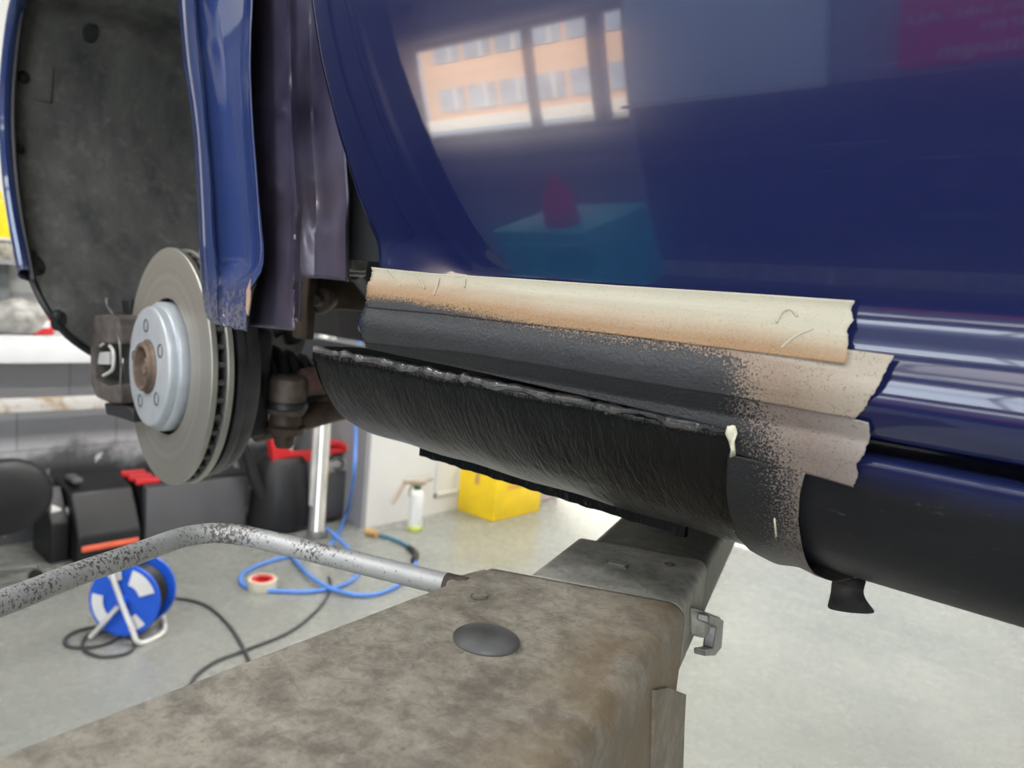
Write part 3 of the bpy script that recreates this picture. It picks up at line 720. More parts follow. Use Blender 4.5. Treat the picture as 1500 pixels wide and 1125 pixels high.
def tape(name, top, bot, mat, label, off=.0015, n=120, m=26, rag=.0012, wrinkle=0.0, group=None, extra=0, leftrag=.0008, foot=0, line=False):
    T = [skin_hit(*p) for p in top]; Bm = [skin_hit(*p) for p in bot]
    def along(L, t):
        t *= len(L) - 1; i = min(int(t), len(L) - 2); f = t - i
        return L[i][0] * (1 - f) + L[i + 1][0] * f, L[i][1] * (1 - f) + L[i + 1][1] * f
    G = []; rr = np.random.RandomState(len(name) + int(top[0][0]) + int(top[0][1]))
    je = (np.interp(np.arange(m + 1), np.arange(0, m + 1, 5), rr.randn(len(np.arange(0, m + 1, 5)))) * .8 + rr.randn(m + 1) * .18) * rag
    jl = rr.randn(m + 1) * leftrag
    for j in range(m + 1):
        row = []; f = j / m
        for i in range(n + 1):
            t = i / n
            a = along(T, t); b = along(Bm, t)
            X = lerp(a[0], b[0], f); s = lerp(a[1], b[1], f)
            X += je[j] * sm((t - .93) / .07) + jl[j] * sm((.04 - t) / .04)
            of = off + foot * f * (1 - t)
            if wrinkle:
                of += wrinkle * (math.sin(X * 160 + s * .05) * .25 + math.sin(X * 61 - s * .02 + 1.3) * .35) * (.3 + f)
                of += wrinkle * 2.2 * sm((t - .90) / .1) * (.5 + .5 * math.sin(s * .09))
                of += wrinkle * 1.5 * sm((.07 - t) / .07) * (.5 + .5 * math.sin(s * .11))
            row.append(skin_pt(X, s, of))
        G.append(row)
    o = MB().grid(G).build(name, mat, None, solid=.00018)
    add_spray(o, extra, line); tag(o, label, 'masking tape', group)
    return o
t3 = tape('masking_tape', [(536, 488), (700, 513), (850, 538), (970, 558), (1020, 566), (1066, 574), (1076, 576), (1110, 582), (1160, 591), (1215, 603), (1274, 618)], [(538, 510), (700, 545), (850, 579), (970, 606), (1020, 618), (1066, 630), (1074, 663), (1108, 673), (1150, 685), (1200, 698), (1252, 712)], M_TAPE3,
          'lower speckled silver-brown tape strip, its ragged end hanging over the sill edge', off=.0016, wrinkle=.0005, m=30, n=220)
t2 = tape('masking_tape', [(540, 435), (700, 452), (900, 477), (1100, 500), (1243, 514), (1318, 524)], [(536, 500), (700, 518), (900, 551), (1090, 583), (1200, 602), (1257, 612)], M_TAPE2,
          'middle tape strip, cream rounded end sticking out furthest right', off=.0022, wrinkle=.0004, m=30)
t1 = tape('masking_tape', [(548, 392), (640, 401), (760, 409), (900, 418), (1080, 429), (1252, 441)], [(541, 452), (640, 461), (760, 474), (900, 491), (1080, 515), (1240, 536)], M_TAPE1,
          'top cream tape strip with a straight upper edge across the bottom of the blue door', off=.0030, wrinkle=.0005, m=30, line=True)
# vertical wrap around the sill
def wrap():
    Lp = [(1068, 664), (1066, 700), (1068, 735), (1078, 770), (1100, 802), (1130, 828)]
    Rp = [(1182, 690), (1174, 722), (1172, 760), (1180, 800), (1196, 830), (1222, 850)]
    G = []
    L = [skin_hit(*p) for p in Lp]; Rr = [skin_hit(*p) for p in Rp]
    def al(L, t):
        t *= len(L) - 1; i = min(int(t), len(L) - 2); f = t - i; f2 = f
        return L[i][0] * (1 - f) + L[i + 1][0] * f, L[i][1] * (1 - f) + L[i + 1][1] * f
    for j in range(61):
        t = j / 60; a = al(L, t); b = al(Rr, t); row = []
        for i in range(31):
            f = i / 30; X = lerp(a[0], b[0], f); s = lerp(a[1], b[1], f)
            row.append(skin_pt(X, s, .0012 + .0016 * t + .0009 * math.sin(f * 9 + t * 7) * t + .0012 * sm((f - .85) / .15)))
        G.append(row)
    # tail tucked underneath, sagging a little
    last = G[-1]
    for k in range(1, 10): G.append([p + Vector((.0012 * k, .0052 * k, -.0008 * k + .00012 * k * k)) for p in last])
    o = MB().grid(G).build('masking_tape', M_TAPE3, None, solid=.0002); add_spray(o, .25)
    tag(o, 'tape strip wrapped vertically down and under the sill, black left half and speckled right edge', 'masking tape'); return o
t4 = wrap()
# loose flap hanging under the sill
q0 = [onY(1217, 850, .475), onY(1240, 846, .475), onY(1272, 846, .475)]
fl = [[(1217, 846), (1232, 846), (1250, 846), (1272, 846)], [(1217, 862), (1232, 860), (1250, 858), (1267, 858)], [(1214, 878), (1230, 874), (1248, 871), (1264, 872)], [(1210, 889), (1232, 888), (1255, 886), (1276, 888)], [(1214, 893), (1240, 898), (1262, 900), (1287, 900)]]
G = []
for j, row in enumerate(fl): G.append([onY(x, y, .474 - .004 * math.sin(j * 1.0) * (1 if i % 2 else .3) - .006 * j / 4 * (i / 3)) for i, (x, y) in enumerate(row)])
o = MB().grid(G).build('masking_tape', plain('blackened_tape', (.018, .018, .018), .5, 0, .3, 60, .3), None, solid=.0003, sub=2)
tag(o, 'small loose black tape flap hanging under the sill against the floor', 'masking tape')
# torn white paper at the start of the lower strip
G = []
for j, (xa, xb, y) in enumerate([(1070, 1082, 625), (1069, 1083, 634), (1071, 1081, 644), (1075, 1083, 655), (1076, 1081, 665)]):
    G.append([skin_pt(*skin_hit(lerp(xa, xb, f), y), .0042 + .0015 * math.sin(j * 2 + f * 3)) for f in (0, .35, .7, 1)])
o = MB().grid(G).build('torn_tape_end', M_TORN, t3, solid=.0008)
o = MB().grid([[skin_pt(*skin_hit(x, y), .0045) for x in (xa, xa + 2.4)] for xa, y in ((1138, 752), (1139, 765), (1140, 778))]).build('torn_edge', M_TORN, t4, solid=.0004)
# creases pressed in the top strip
for pts in ([(574, 396), (584, 412), (590, 424)], [(614, 402), (622, 418), (626, 428)], [(648, 410), (643, 426), (640, 436)], [(1148, 512), (1170, 496), (1194, 488)], [(1140, 480), (1150, 462), (1162, 458), (1170, 470)], [(686, 412), (684, 426)]):
    o = MB().tube(smooth_path([skin_pt(*skin_hit(*p), .0034) for p in pts], 5), .0007, 6).build('tape_crease', M_TAPE1, t1); add_spray(o, -2.5)

# ------------------------------------------------------------------ lift arm
ZA = 1.29
arm = empty('lift_arm', (-.2, .4, 1.2), 'grimy grey telescopic lift arm reaching under the black sill', 'lift arm')
def add_stain(o, fn):
    at = o.data.attributes.new('stain', 'FLOAT', 'POINT')
    for i, v in enumerate(o.data.vertices): at.data[i].value = fn(v.co)
def beam(name, LF, LB, RF, RB, z, depth, mat, rad=.012, nseg=40, slope=0, front=None, rear_depth=None):
    """box beam: LF/LB left front/back corner, RF/RB right front/back corner (XY), rounded right top edge"""
    G = []
    for i in range(nseg + 1):
        t = i / nseg; L = LF.lerp(LB, t); Rr = RF.lerp(RB, t); L.z = Rr.z = 0
        u = (Rr - L).normalized(); row = []
        if i == 0 and front: pass
        row.append(L + Vector((0, 0, z - depth)))
        row.append(L + Vector((0, 0, z - .008)))
        for k in range(5):
            a = math.pi / 2 * k / 4; row.append(L + u * (.006 - .006 * math.cos(a)) + Vector((0, 0, z - .006 + .006 * math.sin(a))))
        W = (Rr - L).length
        for f in np.linspace(.08, .87, 16): row.append(L + u * (W * f) + Vector((0, 0, z)))
        for k in range(9):
            a = math.pi / 2 * k / 8; row.append(Rr + u * (-rad + rad * math.sin(a)) + Vector((0, 0, z - rad + rad * math.cos(a))))
        for f in np.linspace(.1, 1, 10): row.append(Rr + Vector((0, 0, z - rad - (depth - rad) * f)))
        G.append(row)
    mb = MB().grid(G)
    mb.bm.verts.ensure_lookup_table()
    return mb
def zz(px, py, z): p = onZ(px, py, z); return Vector((p.x, p.y, 0))
A_LF = zz(712, 831, ZA); A_RF = zz(1006, 886, ZA); A_LB0 = zz(20, 1095, ZA); A_RB0 = zz(838, 1125, ZA)
A_LB = A_LF + (A_LB0 - A_LF) * 1.7; A_RB = A_RF + (A_RB0 - A_RF) * 1.7
DEP = .17
mb = beam('main', A_LF, A_LB, A_RF, A_RB, ZA, DEP, M_ARM, rad=.014, nseg=90)
# front end plate edge
ma = mb.build('main_beam', M_ARM, arm, solid=.004, toward=(.3, 0, 1))
dr = (A_RB - A_RF).normalized(); nr = Vector((dr.y, -dr.x, 0)).normalized()
if nr.x < 0: nr = -nr
def stA(c):
    v = (c - A_RF); d = abs(v.dot(nr)) if True else 0
    return sm(1 - d / .085) * sm(1 - (abs(v.dot(dr)) - .15) / .6)
add_stain(ma, stA)
ZB = ZA - .007
B_LF = zz(845, 787, ZB); B_LB = zz(775, 840, ZB); B_RF = zz(1037, 822, ZB); B_RB = zz(1003, 888, ZB)
B_LB = B_LF + (B_LB - B_LF) * 1.02; B_RB = B_RF + (B_RB - B_RF) * .985
mbm = beam('mid', B_LF, B_LB, B_RF, B_RB, ZB, .055, M_ARM2, rad=.010).build('middle_section', M_ARM2, arm, solid=.003, toward=(.3, 0, 1))
u = (B_RF - B_LF).normalized()
add_stain(mbm, lambda c: sm(1 - (c - (B_RF * .75 + B_LF * .25) - Vector((0, 0, c.z))).length / .05))
mb = MB(); ed = [B_LF.lerp(B_RF, f) for f in np.linspace(.0, .97, 20)]
ZC = ZB - .008
C_LF0 = zz(920, 745, ZC); C_LB0 = zz(870, 790, ZC); C_RF0 = zz(1073, 790, ZC); C_RB0 = zz(1041, 822, ZC)
dC = (C_LF0 - C_LB0).normalized()
C_LB = C_LB0 - dC * .06; C_LF = C_LB0 + dC * .34; C_RB = C_RB0 - dC * .04 ; C_RF = C_RB0 + dC * .34
mc = beam('inner', C_LF, C_LB, C_RF, C_RB, ZC, .048, M_ARM3, rad=.007).build('inner_section', M_ARM3, arm, solid=.003, toward=(.3, 0, 1))
add_stain(mc, lambda c: 0)
# rubber pad under the body at the end of the arm
pc = (C_LF + C_RF) * .5 - dC * .07
MB().lathe([(.0, .030), (.042, .030), (.045, .027), (.045, .004), (.042, .0), (.0, .0)], Matrix.Translation((pc.x, pc.y, ZC)), 40).build('lifting_pad', M_RUBBER, arm)
MB().lathe([(.0, .0402), (.055, .0402), (.06, .034), (.06, .029), (.0, .029)], Matrix.Translation((pc.x, pc.y, ZC)), 40).build('pad_plate', M_STEEL, arm)
# cap puck
pq = onZ(712, 940, ZA)
MB().lathe([(0, .0062), (.012, .0060), (.0165, .0050), (.0195, .0030), (.0200, .0012), (.0190, -.001)], Matrix.Translation(pq) @ Matrix.Rotation(.3, 4, 'Z') @ Matrix.Diagonal((1.05, .95, 1, 1)), 40).build('round_cap', M_PUCK, arm)['label'] = 'round dark grey rubber cap'
# sockets
for px, py, d in ((701, 874, .006), ):
    p = onZ(px, py, ZA); MB().lathe([(.0072, .0004), (.0058, .0006), (.005, -.001), (0, -.001)], Matrix.Translation(p), 6).build('socket_screw', M_STEEL, arm)
p = onZ(903, 828, ZB); mb = MB()
mb.box(p + Vector((0, 0, .0006)), (.019, .010, .0012), rz=.35); mb.build('label_recess', plain('recess_rim', (.20, .19, .16), .5), arm)
MB().box(p + Vector((0, 0, .0012)), (.0145, .006, .0014), rz=.35).build('recess_plate', plain('recess_plate_paint', (.42, .41, .37), .5), arm)
p = onZ(981, 827, ZB); MB().lathe([(.0045, .0004), (.0035, .0008), (.003, -.0015), (0, -.0015)], Matrix.Translation(p), 14).build('rusty_hole', m_rust('deep_rust', (.03, .015, .008), (.12, .05, .02)), arm)
# hook bracket on the right side face
du = (B_RF - B_RB).normalized()
side_n = Vector((du.y, -du.x, 0)); side_n = side_n if side_n.x > 0 else -side_n
def on_side(px, py, P0, n):   # pixel on the vertical plane through P0 with normal n
    r = ray(px, py); k = (P0 - Vector((0, 0, CAMH))).dot(n) / r.dot(n); return Vector((0, 0, CAMH)) + r * k
P0 = B_RF + side_n * .008; P0.z = 1.28
hk = [(1022, 897), (1046, 905), (1043, 946), (1033, 957), (1016, 957), (1016, 948), (1029, 946), (1034, 915), (1020, 908)]
mb = MB(); mb.prism([on_side(x, y, P0, side_n) for x, y in hk], side_n * .009); mb.build('hook_bracket', M_STEEL, arm, bevel=.0012)
mb = MB(); mb.prism([on_side(x, y, P0 - side_n * .008, side_n) for x, y in ((1010, 890), (1038, 900), (1036, 915), (1010, 930))], side_n * .012); mb.build('bracket_mount', M_ARM2, arm, bevel=.002)
# collar step on the right side of the main beam
P1 = A_RF.copy(); P1.z = 1.27
mb = MB(); mb.prism([on_side(x, y, P1 + nr * .0002, nr) for x, y in ((975, 1006), (1001, 1016), (999, 1060), (994, 1230), (950, 1230), (955, 1010))], nr * .0022); o = mb.build('side_plate', M_ARM, arm)
add_stain(o, lambda c: .5)
# guard bar
bar = [(-160, 935), (0, 884), (110, 842), (200, 811), (255, 791), (290, 783), (325, 781), (370, 787), (450, 806), (560, 833), (662, 858)]
BP = smooth_path([onZ(x, y, 1.282) for x, y in bar], 8)
gb = MB().tube(BP, .0084, 24).build('foot_guard_bar', M_BAR, arm); gb['label'] = 'bent galvanised steel bar speckled with dark spray'
MB().tube([BP[-1] + (BP[-1] - BP[-2]).normalized() * k for k in (-.005, .012)], .0088, 24).build('bar_end', m_rust('dark_bar_end', (.05, .035, .028), (.12, .09, .07)), gb)
q = onZ(672, 856, 1.284)
mb = MB(); mb.prism([onZ(x, y, 1.289) for x, y in ((655, 850), (668, 843), (712, 832), (716, 842), (660, 872), (650, 868))], (0, 0, -.03)); o = mb.build('end_lug', M_ARM, arm, bevel=.002); add_stain(o, lambda c: 0)

# ------------------------------------------------------------------ things on the workshop floor
def Fz(px, py, z=0.0): return onZ(px, py, z)
def floorpath(pts, r): return smooth_path([Fz(x, y, r) for x, y in pts], 8)
M_BLUE = plain('blue_hose_rubber', (.10, .26, .72), .4)
M_BLUED = plain('reel_blue_plastic', (.012, .10, .62), .35, 0, .05)
M_WHITE = plain('white_plastic', (.75, .75, .74), .45, 0, .05)
M_RED = plain('red_plastic', (.62, .025, .03), .4, 0, .08)
M_BLACK = plain('black_plastic', (.014, .014, .016), .45)
M_GREYP = plain('grey_plastic_panel', (.105, .105, .112), .55, 0, .05)
M_YEL = plain('yellow_box_print', (.90, .62, .012), .5, 0, .08, 5)
# blue air hose
hp = [onZ(524, 470, 1.6)]
rH = .0105
top = onX(523, 560, -3.45); mid = onX(521, 640, -3.42); m2 = onX(518, 700, -3.38)
hose = [top + Vector((0, 0, 2.1 - top.z)), top, mid, m2, onX(506, 752, -3.30)] + [Fz(x, y, rH) for x, y in ((484, 798), (466, 822), (470, 800))]
pts = [Vector((top.x, top.y, 2.6)), top, mid, m2, Fz(508, 752, .06), Fz(492, 786, rH), Fz(470, 812, rH), Fz(440, 812, rH), Fz(395, 822, rH), Fz(362, 836, rH), Fz(352, 850, rH), Fz(368, 862, rH), Fz(410, 866, rH), Fz(460, 866, rH), Fz(505, 856, rH), Fz(526, 838, rH), Fz(518, 815, rH + .01), Fz(500, 793, rH + .02), Fz(474, 772, rH + .03), Fz(440, 762, rH + .02), Fz(412, 768, rH), Fz(403, 786, rH), Fz(420, 806, rH), Fz(452, 842, rH + .01), Fz(490, 864, rH + .01), Fz(540, 872, rH), Fz(582, 858, rH), Fz(607, 832, rH), Fz(608, 815, rH)]
o = MB().tube(smooth_path(pts, 8), rH, 12).build('air_hose', M_BLUE)
tag(o, 'bright blue air hose hanging down and looped round the chrome column on the floor', 'hose')
MB().tube(floorpath([(606, 822), (609, 812), (600, 802)], .016), .018, 12).build('hose_joint', M_BLACK, o)
MB().tube(floorpath([(600, 802), (586, 794), (568, 787), (552, 783)], .012), .011, 12).build('hose_tail', plain('teal_hose', (.06, .20, .28), .4), o)
MB().tube(floorpath([(553, 783), (544, 780), (537, 778)], .02), [.02] * 9 + [.022] * 8, 12).build('hose_connector', plain('brass_orange', (.75, .45, .18), .4, .3), o)
# chrome column
cb_ = Fz(463, 787); cz0 = Vector((cb_.x, cb_.y, 0))
col = empty('support_column', cz0, 'shiny white metal column rising from the floor inside the blue hose loop', 'column')
MB().lathe([(.0, 0), (.05, 0), (.055, .01), (.05, .05), (.046, .06), (.046, 2.6), (0, 2.6)], Matrix.Translation(cz0), 32).build('tube', plain('bright_chrome', (.80, .78, .74), .16, .75, .05), col)
MB().lathe([(.0, 0), (.06, 0), (.062, .02), (.052, .05), (.0, .05)], Matrix.Translation(cz0), 24).build('foot', M_STEEL, col)
MB().box(cz0 + Vector((.0, -.05, 1.4)), (.02, .02, 2.4), bev=.004).build('guide_rail', M_CHROME, col)
# tape roll on floor
p = Fz(384, 862)
tr = empty('tape_roll', p, 'roll of cream tape with red core lying flat on the floor by the blue hose', 'tape roll')
MB().lathe([(.036, 0), (.066, 0), (.067, .004), (.067, .046), (.066, .05), (.036, .05)], Matrix.Translation(p), 40, closed=True).build('roll', plain('cream_roll', (.66, .60, .47), .6), tr)
MB().lathe([(.036, 0), (.0365, .0515), (.052, .0515), (.052, .050), (.033, .0), (.033, .049)], Matrix.Translation(p), 40).build('core', M_RED, tr)
# cable reel
pr = Fz(194, 925); rd = empty('cable_reel', pr, 'blue cable reel with white stickers and a metal carrying frame on the floor', 'cable reel')
RR = .142; ctr = pr + Vector((0, 0, RR + .02)); axr = Vector((.80, -.60, 0)).normalized(); axr = (Vector((0, 0, 0)) - Vector((pr.x, pr.y, 0))).normalized(); axr = (Matrix.Rotation(math.radians(-28), 3, 'Z') @ axr)
def mreel(off): return axisM(ctr + axr * off, axr + Vector((0, 0, .1)))
MB().lathe([(0, .006), (.03, .008), (.04, .004), (.10, .004), (.125, .010), (RR, .010), (RR + .003, .004), (RR, -.004), (0, -.004)], mreel(.062), 56).build('front_flange', M_BLUED, rd)
MB().lathe([(0, .004), (RR, .004), (RR + .003, .0), (RR, -.008), (0, -.004)], mreel(-.062), 56).build('rear_flange', M_BLUED, rd)
prof = [(.02, -.058)]
for i in range(9): prof += [(.108, -.054 + i * .0125), (.114, -.048 + i * .0125)]
prof += [(.02, .056)]
MB().lathe(prof, mreel(0), 48).build('wound_cable', M_BLACK, rd)
MF = mreel(.0735)
for a0, a1, r0, r1 in ((20, 78, .065, .128), (100, 128, .085, .125), (172, 232, .085, .130), (285, 318, .070, .125)):
    MB().lathe([(r0, 0), (r1, 0), (r1, .0012), (r0, .0012)], MF, 12, math.radians(a0), math.radians(a1), closed=True).build('sticker', M_WHITE, rd)
s_ = Vector((0, 0, 1)).cross(axr).normalized()
fr = [ctr + s_ * .06 + axr * -.13 + Vector((0, 0, -RR - .005)), ctr + s_ * .13 + axr * .00 + Vector((0, 0, -RR - .008)), ctr + s_ * .09 + axr * .11 + Vector((0, 0, -RR - .008)), ctr + s_ * .055 + axr * .11 + Vector((0, 0, -.09)), ctr + axr * .10 + Vector((0, 0, .02)), ctr - s_ * .045 + axr * .09 + Vector((0, 0, .135)), ctr - s_ * .02 + axr * .06 + Vector((0, 0, .175)), ctr - s_ * .0 + axr * -.09 + Vector((0, 0, .185))]
MB().tube(smooth_path(fr, 6), .0105, 10).build('frame', M_CHROME, rd)
MB().tube(smooth_path([ctr + axr * .085, ctr + axr * .10 - s_ * .05 + Vector((0, 0, -.07)), ctr + axr * .11 - s_ * .11 + Vector((0, 0, -RR - .005))], 6), .010, 10).build('leg', M_CHROME, rd)
MB().lathe([(0, .03), (.018, .03), (.022, .0), (0, 0)], mreel(.07), 20).build('hub_knob', M_BLUED, rd)
M_CABLE = plain('dark_cable_sheath', (.05, .052, .055), .5)
o = MB().tube(floorpath([(230, 905), (190, 925), (150, 945), (105, 948), (95, 936), (120, 922), (165, 918), (195, 935), (190, 955), (150, 962), (122, 950), (130, 930), (175, 920), (238, 882), (262, 877), (300, 886), (330, 910), (350, 938), (364, 966), (372, 985)], .007), .0065, 8).build('power_cable', M_CABLE)
tag(o, 'thin dark cable spilling from the blue reel and curving over the floor', 'cable')
o = MB().tube(floorpath([(482, 845), (484, 862), (468, 890), (425, 925), (360, 952), (318, 968), (292, 985), (280, 1000), (262, 1040)], .008), .0065, 8).build('power_cable', M_CABLE)
tag(o, 'long thin dark cable running from the blue hose loop toward the lift arm', 'cable')
# spray bottle
p = Fz(607, 776); sb = empty('spray_bottle', p, 'white pump spray bottle with yellow-green base standing by the white wall', 'spray bottle')
MB().lathe([(0, 0), (.042, 0), (.046, .006), (.046, .03), (.043, .034)], Matrix.Translation(p), 28).build('base', plain('lime_base', (.55, .62, .12), .4), sb)
MB().lathe([(.043, .03), (.045, .04), (.045, .22), (.040, .245), (.022, .262), (0, .265)], Matrix.Translation(p), 28).build('bottle', M_WHITE, sb)
MB().lathe([(.024, .255), (.025, .285), (.016, .292), (0, .292)], Matrix.Translation(p), 20).build('cap', plain('dark_green_cap', (.05, .09, .04), .4), sb)
sd = Vector((.62, .78, 0))
mb = MB(); mb.box(p + Vector((0, 0, .305)) - sd * .02, (.14, .03, .03), rz=math.atan2(sd.y, sd.x), bev=.006); mb.tube([p - sd * .03 + Vector((0, 0, .295)), p - sd * .05 + Vector((0, 0, .25)), p - sd * .045 + Vector((0, 0, .21))], .008, 8); mb.tube([p + sd * .03 + Vector((0, 0, .31)), p + sd * .09 + Vector((0, 0, .335))], .012, 8)
mb.build('trigger_head', plain('beige_trigger', (.50, .40, .30), .5), sb)
MB().tube([p - sd * .08 + Vector((0, 0, .31)), p - sd * .12 + Vector((0, 0, .22)), p - sd * .15 + Vector((0, 0, .16))], [.012, .016, .012], 10).build('lance', plain('pale_lance', (.70, .56, .46), .5), sb)
# yellow carton
c0 = Fz(722, 765); yb = empty('cardboard_box', (c0.x - .17, c0.y + .24, 0), 'bright yellow printed cardboard box on the floor against the white wall', 'box')
cc = Vector((c0.x - .172, c0.y + .245, .19))
MB().box(cc, (.344, .49, .38), bev=.004).build('carton', M_YEL, yb)
MB().box((cc.x, c0.y - .001, .30), (.035, .002, .16)).build('parcel_tape', plain('brown_parcel_tape', (.55, .33, .12), .4), yb)
MB().box((c0.x + .001, c0.y + .20, .22), (.002, .16, .035), M=Matrix.Rotation(.0, 4, 'X')).build('printed_stripe', plain('ochre_print', (.70, .40, .05), .5), yb)
MB().box((cc.x, cc.y, .381), (.344, .05, .002)).build('parcel_tape', plain('brown_parcel_tape', (.55, .33, .12), .4), yb)
p = Fz(806, 742); o = MB().box((p.x - .28, p.y + .15, .07), (.3, .22, .14), bev=.01).build('parcel', plain('pale_pink_wrap', (.62, .50, .50), .6)); tag(o, 'small pale pinkish parcel on the floor just beyond the yellow box', 'parcel')

# grey tool case with red latches
c1 = Fz(201, 806); tc = empty('tool_case', (c1.x - .25, c1.y + .25, 0), 'grey and black tool case with three red latches standing against the block wall', 'tool case')
hC = .345; wx, wy = .36, .60
cc = Vector((c1.x - wx / 2, c1.y + .02 + wy / 2, hC / 2))
MB().box(cc, (wx, wy, hC), bev=.015).build('case_body', M_BLACK, tc)
MB().box((c1.x + .004, cc.y, hC / 2), (.012, wy - .03, hC - .03), bev=.005).build('side_panel', M_GREYP, tc)
for k in range(3): MB().box((c1.x - .05 - k * .09, c1.y + .06, hC + .012 ), (.055, .12, .028), rz=-.12, bev=.006).build('latch', M_RED, tc)
MB().box((c1.x - .2, c1.y + .4, hC + .02), (.03, .2, .03), bev=.01).build('handle', M_BLACK, tc)
# black slanted tool bag
c2 = Fz(136, 826) + Vector((0, -.04, 0)); tb = empty('tool_bag', (c2.x, c2.y, 0), 'low black slant-topped tool bag with an orange-red strip, left of the grey tool case', 'tool bag')
p = [Vector((c2.x, c2.y - .03, 0)), Vector((c2.x, c2.y - .03, .14)), Vector((c2.x - .12, c2.y - .03, .34)), Vector((c2.x - .34, c2.y - .03, .38)), Vector((c2.x - .38, c2.y - .03, 0))]
MB().prism(p, (0, .30, 0)).build('bag_body', M_BLACK, tb, bevel=.015)
MB().box((c2.x + .006, c2.y + .12, .085), (.012, .27, .028), bev=.004).build('orange_strip', plain('orange_red_strip', (.85, .16, .08), .4), tb)
MB().box((c2.x - .22, c2.y + .02, .385), (.12, .05, .03), bev=.01).build('bag_handle', M_GREYP, tb)
MB().prism([Vector((c2.x - .1, c2.y - .12, 0)), Vector((c2.x - .1, c2.y - .12, .20)), Vector((c2.x - .22, c2.y - .12, .36)), Vector((c2.x - .36, c2.y - .12, .34)), Vector((c2.x - .36, c2.y - .12, 0))], (0, .085, 0)).build('side_pocket', M_BLACK, tb, bevel=.01)
# brush / mallet leaning
a = onX(122, 776, -3.95); b_ = onX(88, 750, -4.02)
hm = empty('mallet', a, 'white headed mallet with an orange handle leaning on the black tool bag', 'mallet')
MB().tube([a + (a - b_) * .5, a], .012, 10).build('grip', M_BLACK, hm); MB().tube([a, lerp(a, b_, .55)], .010, 10).build('handle', plain('orange_handle', (.70, .10, .05), .4), hm)
MB().tube([lerp(a, b_, .55), b_], .008, 10).build('shaft', M_STEEL, hm)
d = Vector((0, .05, -.015)); MB().tube([b_ - d, b_ + d], .032, 14).build('head', M_WHITE, hm)
# swivel chair at the left edge
cp = Vector((-3.78, .80, 0)); pb = onX(8, 728, -3.78); cp.y = pb.y - .05
ch = empty('swivel_chair', cp, 'black padded swivel chair at the left edge in front of the block wall', 'chair')
me = MB(); bmesh.ops.create_uvsphere(me.bm, u_segments=32, v_segments=20, radius=1); bmesh.ops.transform(me.bm, matrix=Matrix.Translation(pb) @ Matrix.Diagonal((.07, .19, .175, 1)), verts=me.bm.verts); me.build('backrest', M_BLACK, ch)
me = MB(); bmesh.ops.create_uvsphere(me.bm, u_segments=32, v_segments=16, radius=1); bmesh.ops.transform(me.bm, matrix=Matrix.Translation((cp.x - .02, cp.y - .16, .40)) @ Matrix.Diagonal((.20, .18, .045, 1)), verts=me.bm.verts); me.build('seat', M_BLACK, ch)
MB().tube([(cp.x - .02, cp.y - .16, .07), (cp.x - .02, cp.y - .16, .38)], .025, 14).build('gas_column', M_STEEL, ch)
MB().tube([(cp.x - .02, cp.y - .14, .40), (cp.x - .02, cp.y - .02, .42), (cp.x - .01, cp.y + .03, .55)], .015, 8).build('back_support', M_STEEL, ch)
for k in range(5):
    a = k * 2 * math.pi / 5 + 1.45; e = Vector((cp.x - .02 + .33 * math.cos(a), cp.y - .16 + .33 * math.sin(a), .075))
    lg = MB().tube([(cp.x - .02, cp.y - .16, .10), e], [.02, .012], 8).build('leg', plain('grey_chair_leg', (.22, .22, .22), .4, .3), ch)
    MB().lathe([(0, -.015), (.028, -.015), (.03, -.01), (.03, .01), (.028, .015), (0, .015)], axisM(e + Vector((0, 0, -.045)), (math.sin(a), -math.cos(a), 0)), 16).build('castor', M_BLACK, lg)
# canister vacuum
p = Fz(428, 778); vc = empty('canister_vacuum', p, 'black canister vacuum with red top parts standing behind the chrome column', 'vacuum cleaner')
p = Vector((p.x - .12, p.y - .02, 0)); 
MB().lathe([(0, .02), (.17, .02), (.185, .05), (.165, .25), (.145, .40), (.12, .44), (0, .45)], Matrix.Translation(p), 36).build('tank', M_BLACK, vc)
MB().prism([p + Vector((.02, -.10, .40)), p + Vector((.02, -.14, .62)), p + Vector((.02, -.11, .62)), p + Vector((.02, .02, .47)), p + Vector((.02, .22, .46)), p + Vector((.02, .22, .40))], (.06, 0, 0)).build('red_lid', M_RED, vc, bevel=.01)
MB().tube(smooth_path([p + Vector((.04, -.14, .22)), p + Vector((.04, -.20, .34)), p + Vector((.04, -.27, .52)), p + Vector((.04, -.31, .585)), p + Vector((.04, -.36, .58))], 6), [.036] * 8 + [.028] * 8 + [.016] * 9, 12).build('pipe', M_BLACK, vc)
for k in (-1, 1): MB().lathe([(0, -.015), (.035, -.015), (.035, .015), (0, .015)], axisM(p + Vector((.08, k * .13, .035)), (0, 1, 0)), 16).build('castor', M_BLACK, vc)
p = Fz(492, 772); p = Vector((p.x - .16, p.y + .04, 0))
gc = empty('jerrycan', p, 'grey plastic jerrycan with a round dark filler hole, right of the chrome column', 'canister')
MB().box(p + Vector((0, 0, .19)), (.18, .17, .34), bev=.03).build('can_body', plain('dark_grey_can', (.07, .07, .075), .5), gc)
MB().box(p + Vector((.01, 0, .345)), (.16, .20, .10), bev=.035).build('can_shoulder', plain('light_grey_can', (.26, .26, .26), .5), gc)
MB().lathe([(.042, 0), (.042, .01), (.030, .012), (.028, -.02), (0, -.02)], axisM(p + Vector((.08, .0, .375)), (.8, -.4, .6)), 24).build('filler_hole', M_BLACK, gc)
hp_ = [p + Vector((.06, -.12, .50)), p + Vector((.06, .0, .50)), p + Vector((.06, .09, .44)), p + Vector((.07, .135, .34)), p + Vector((.07, .14, .22)), p + Vector((.07, .135, .10)), p + Vector((.07, .12, .02))]
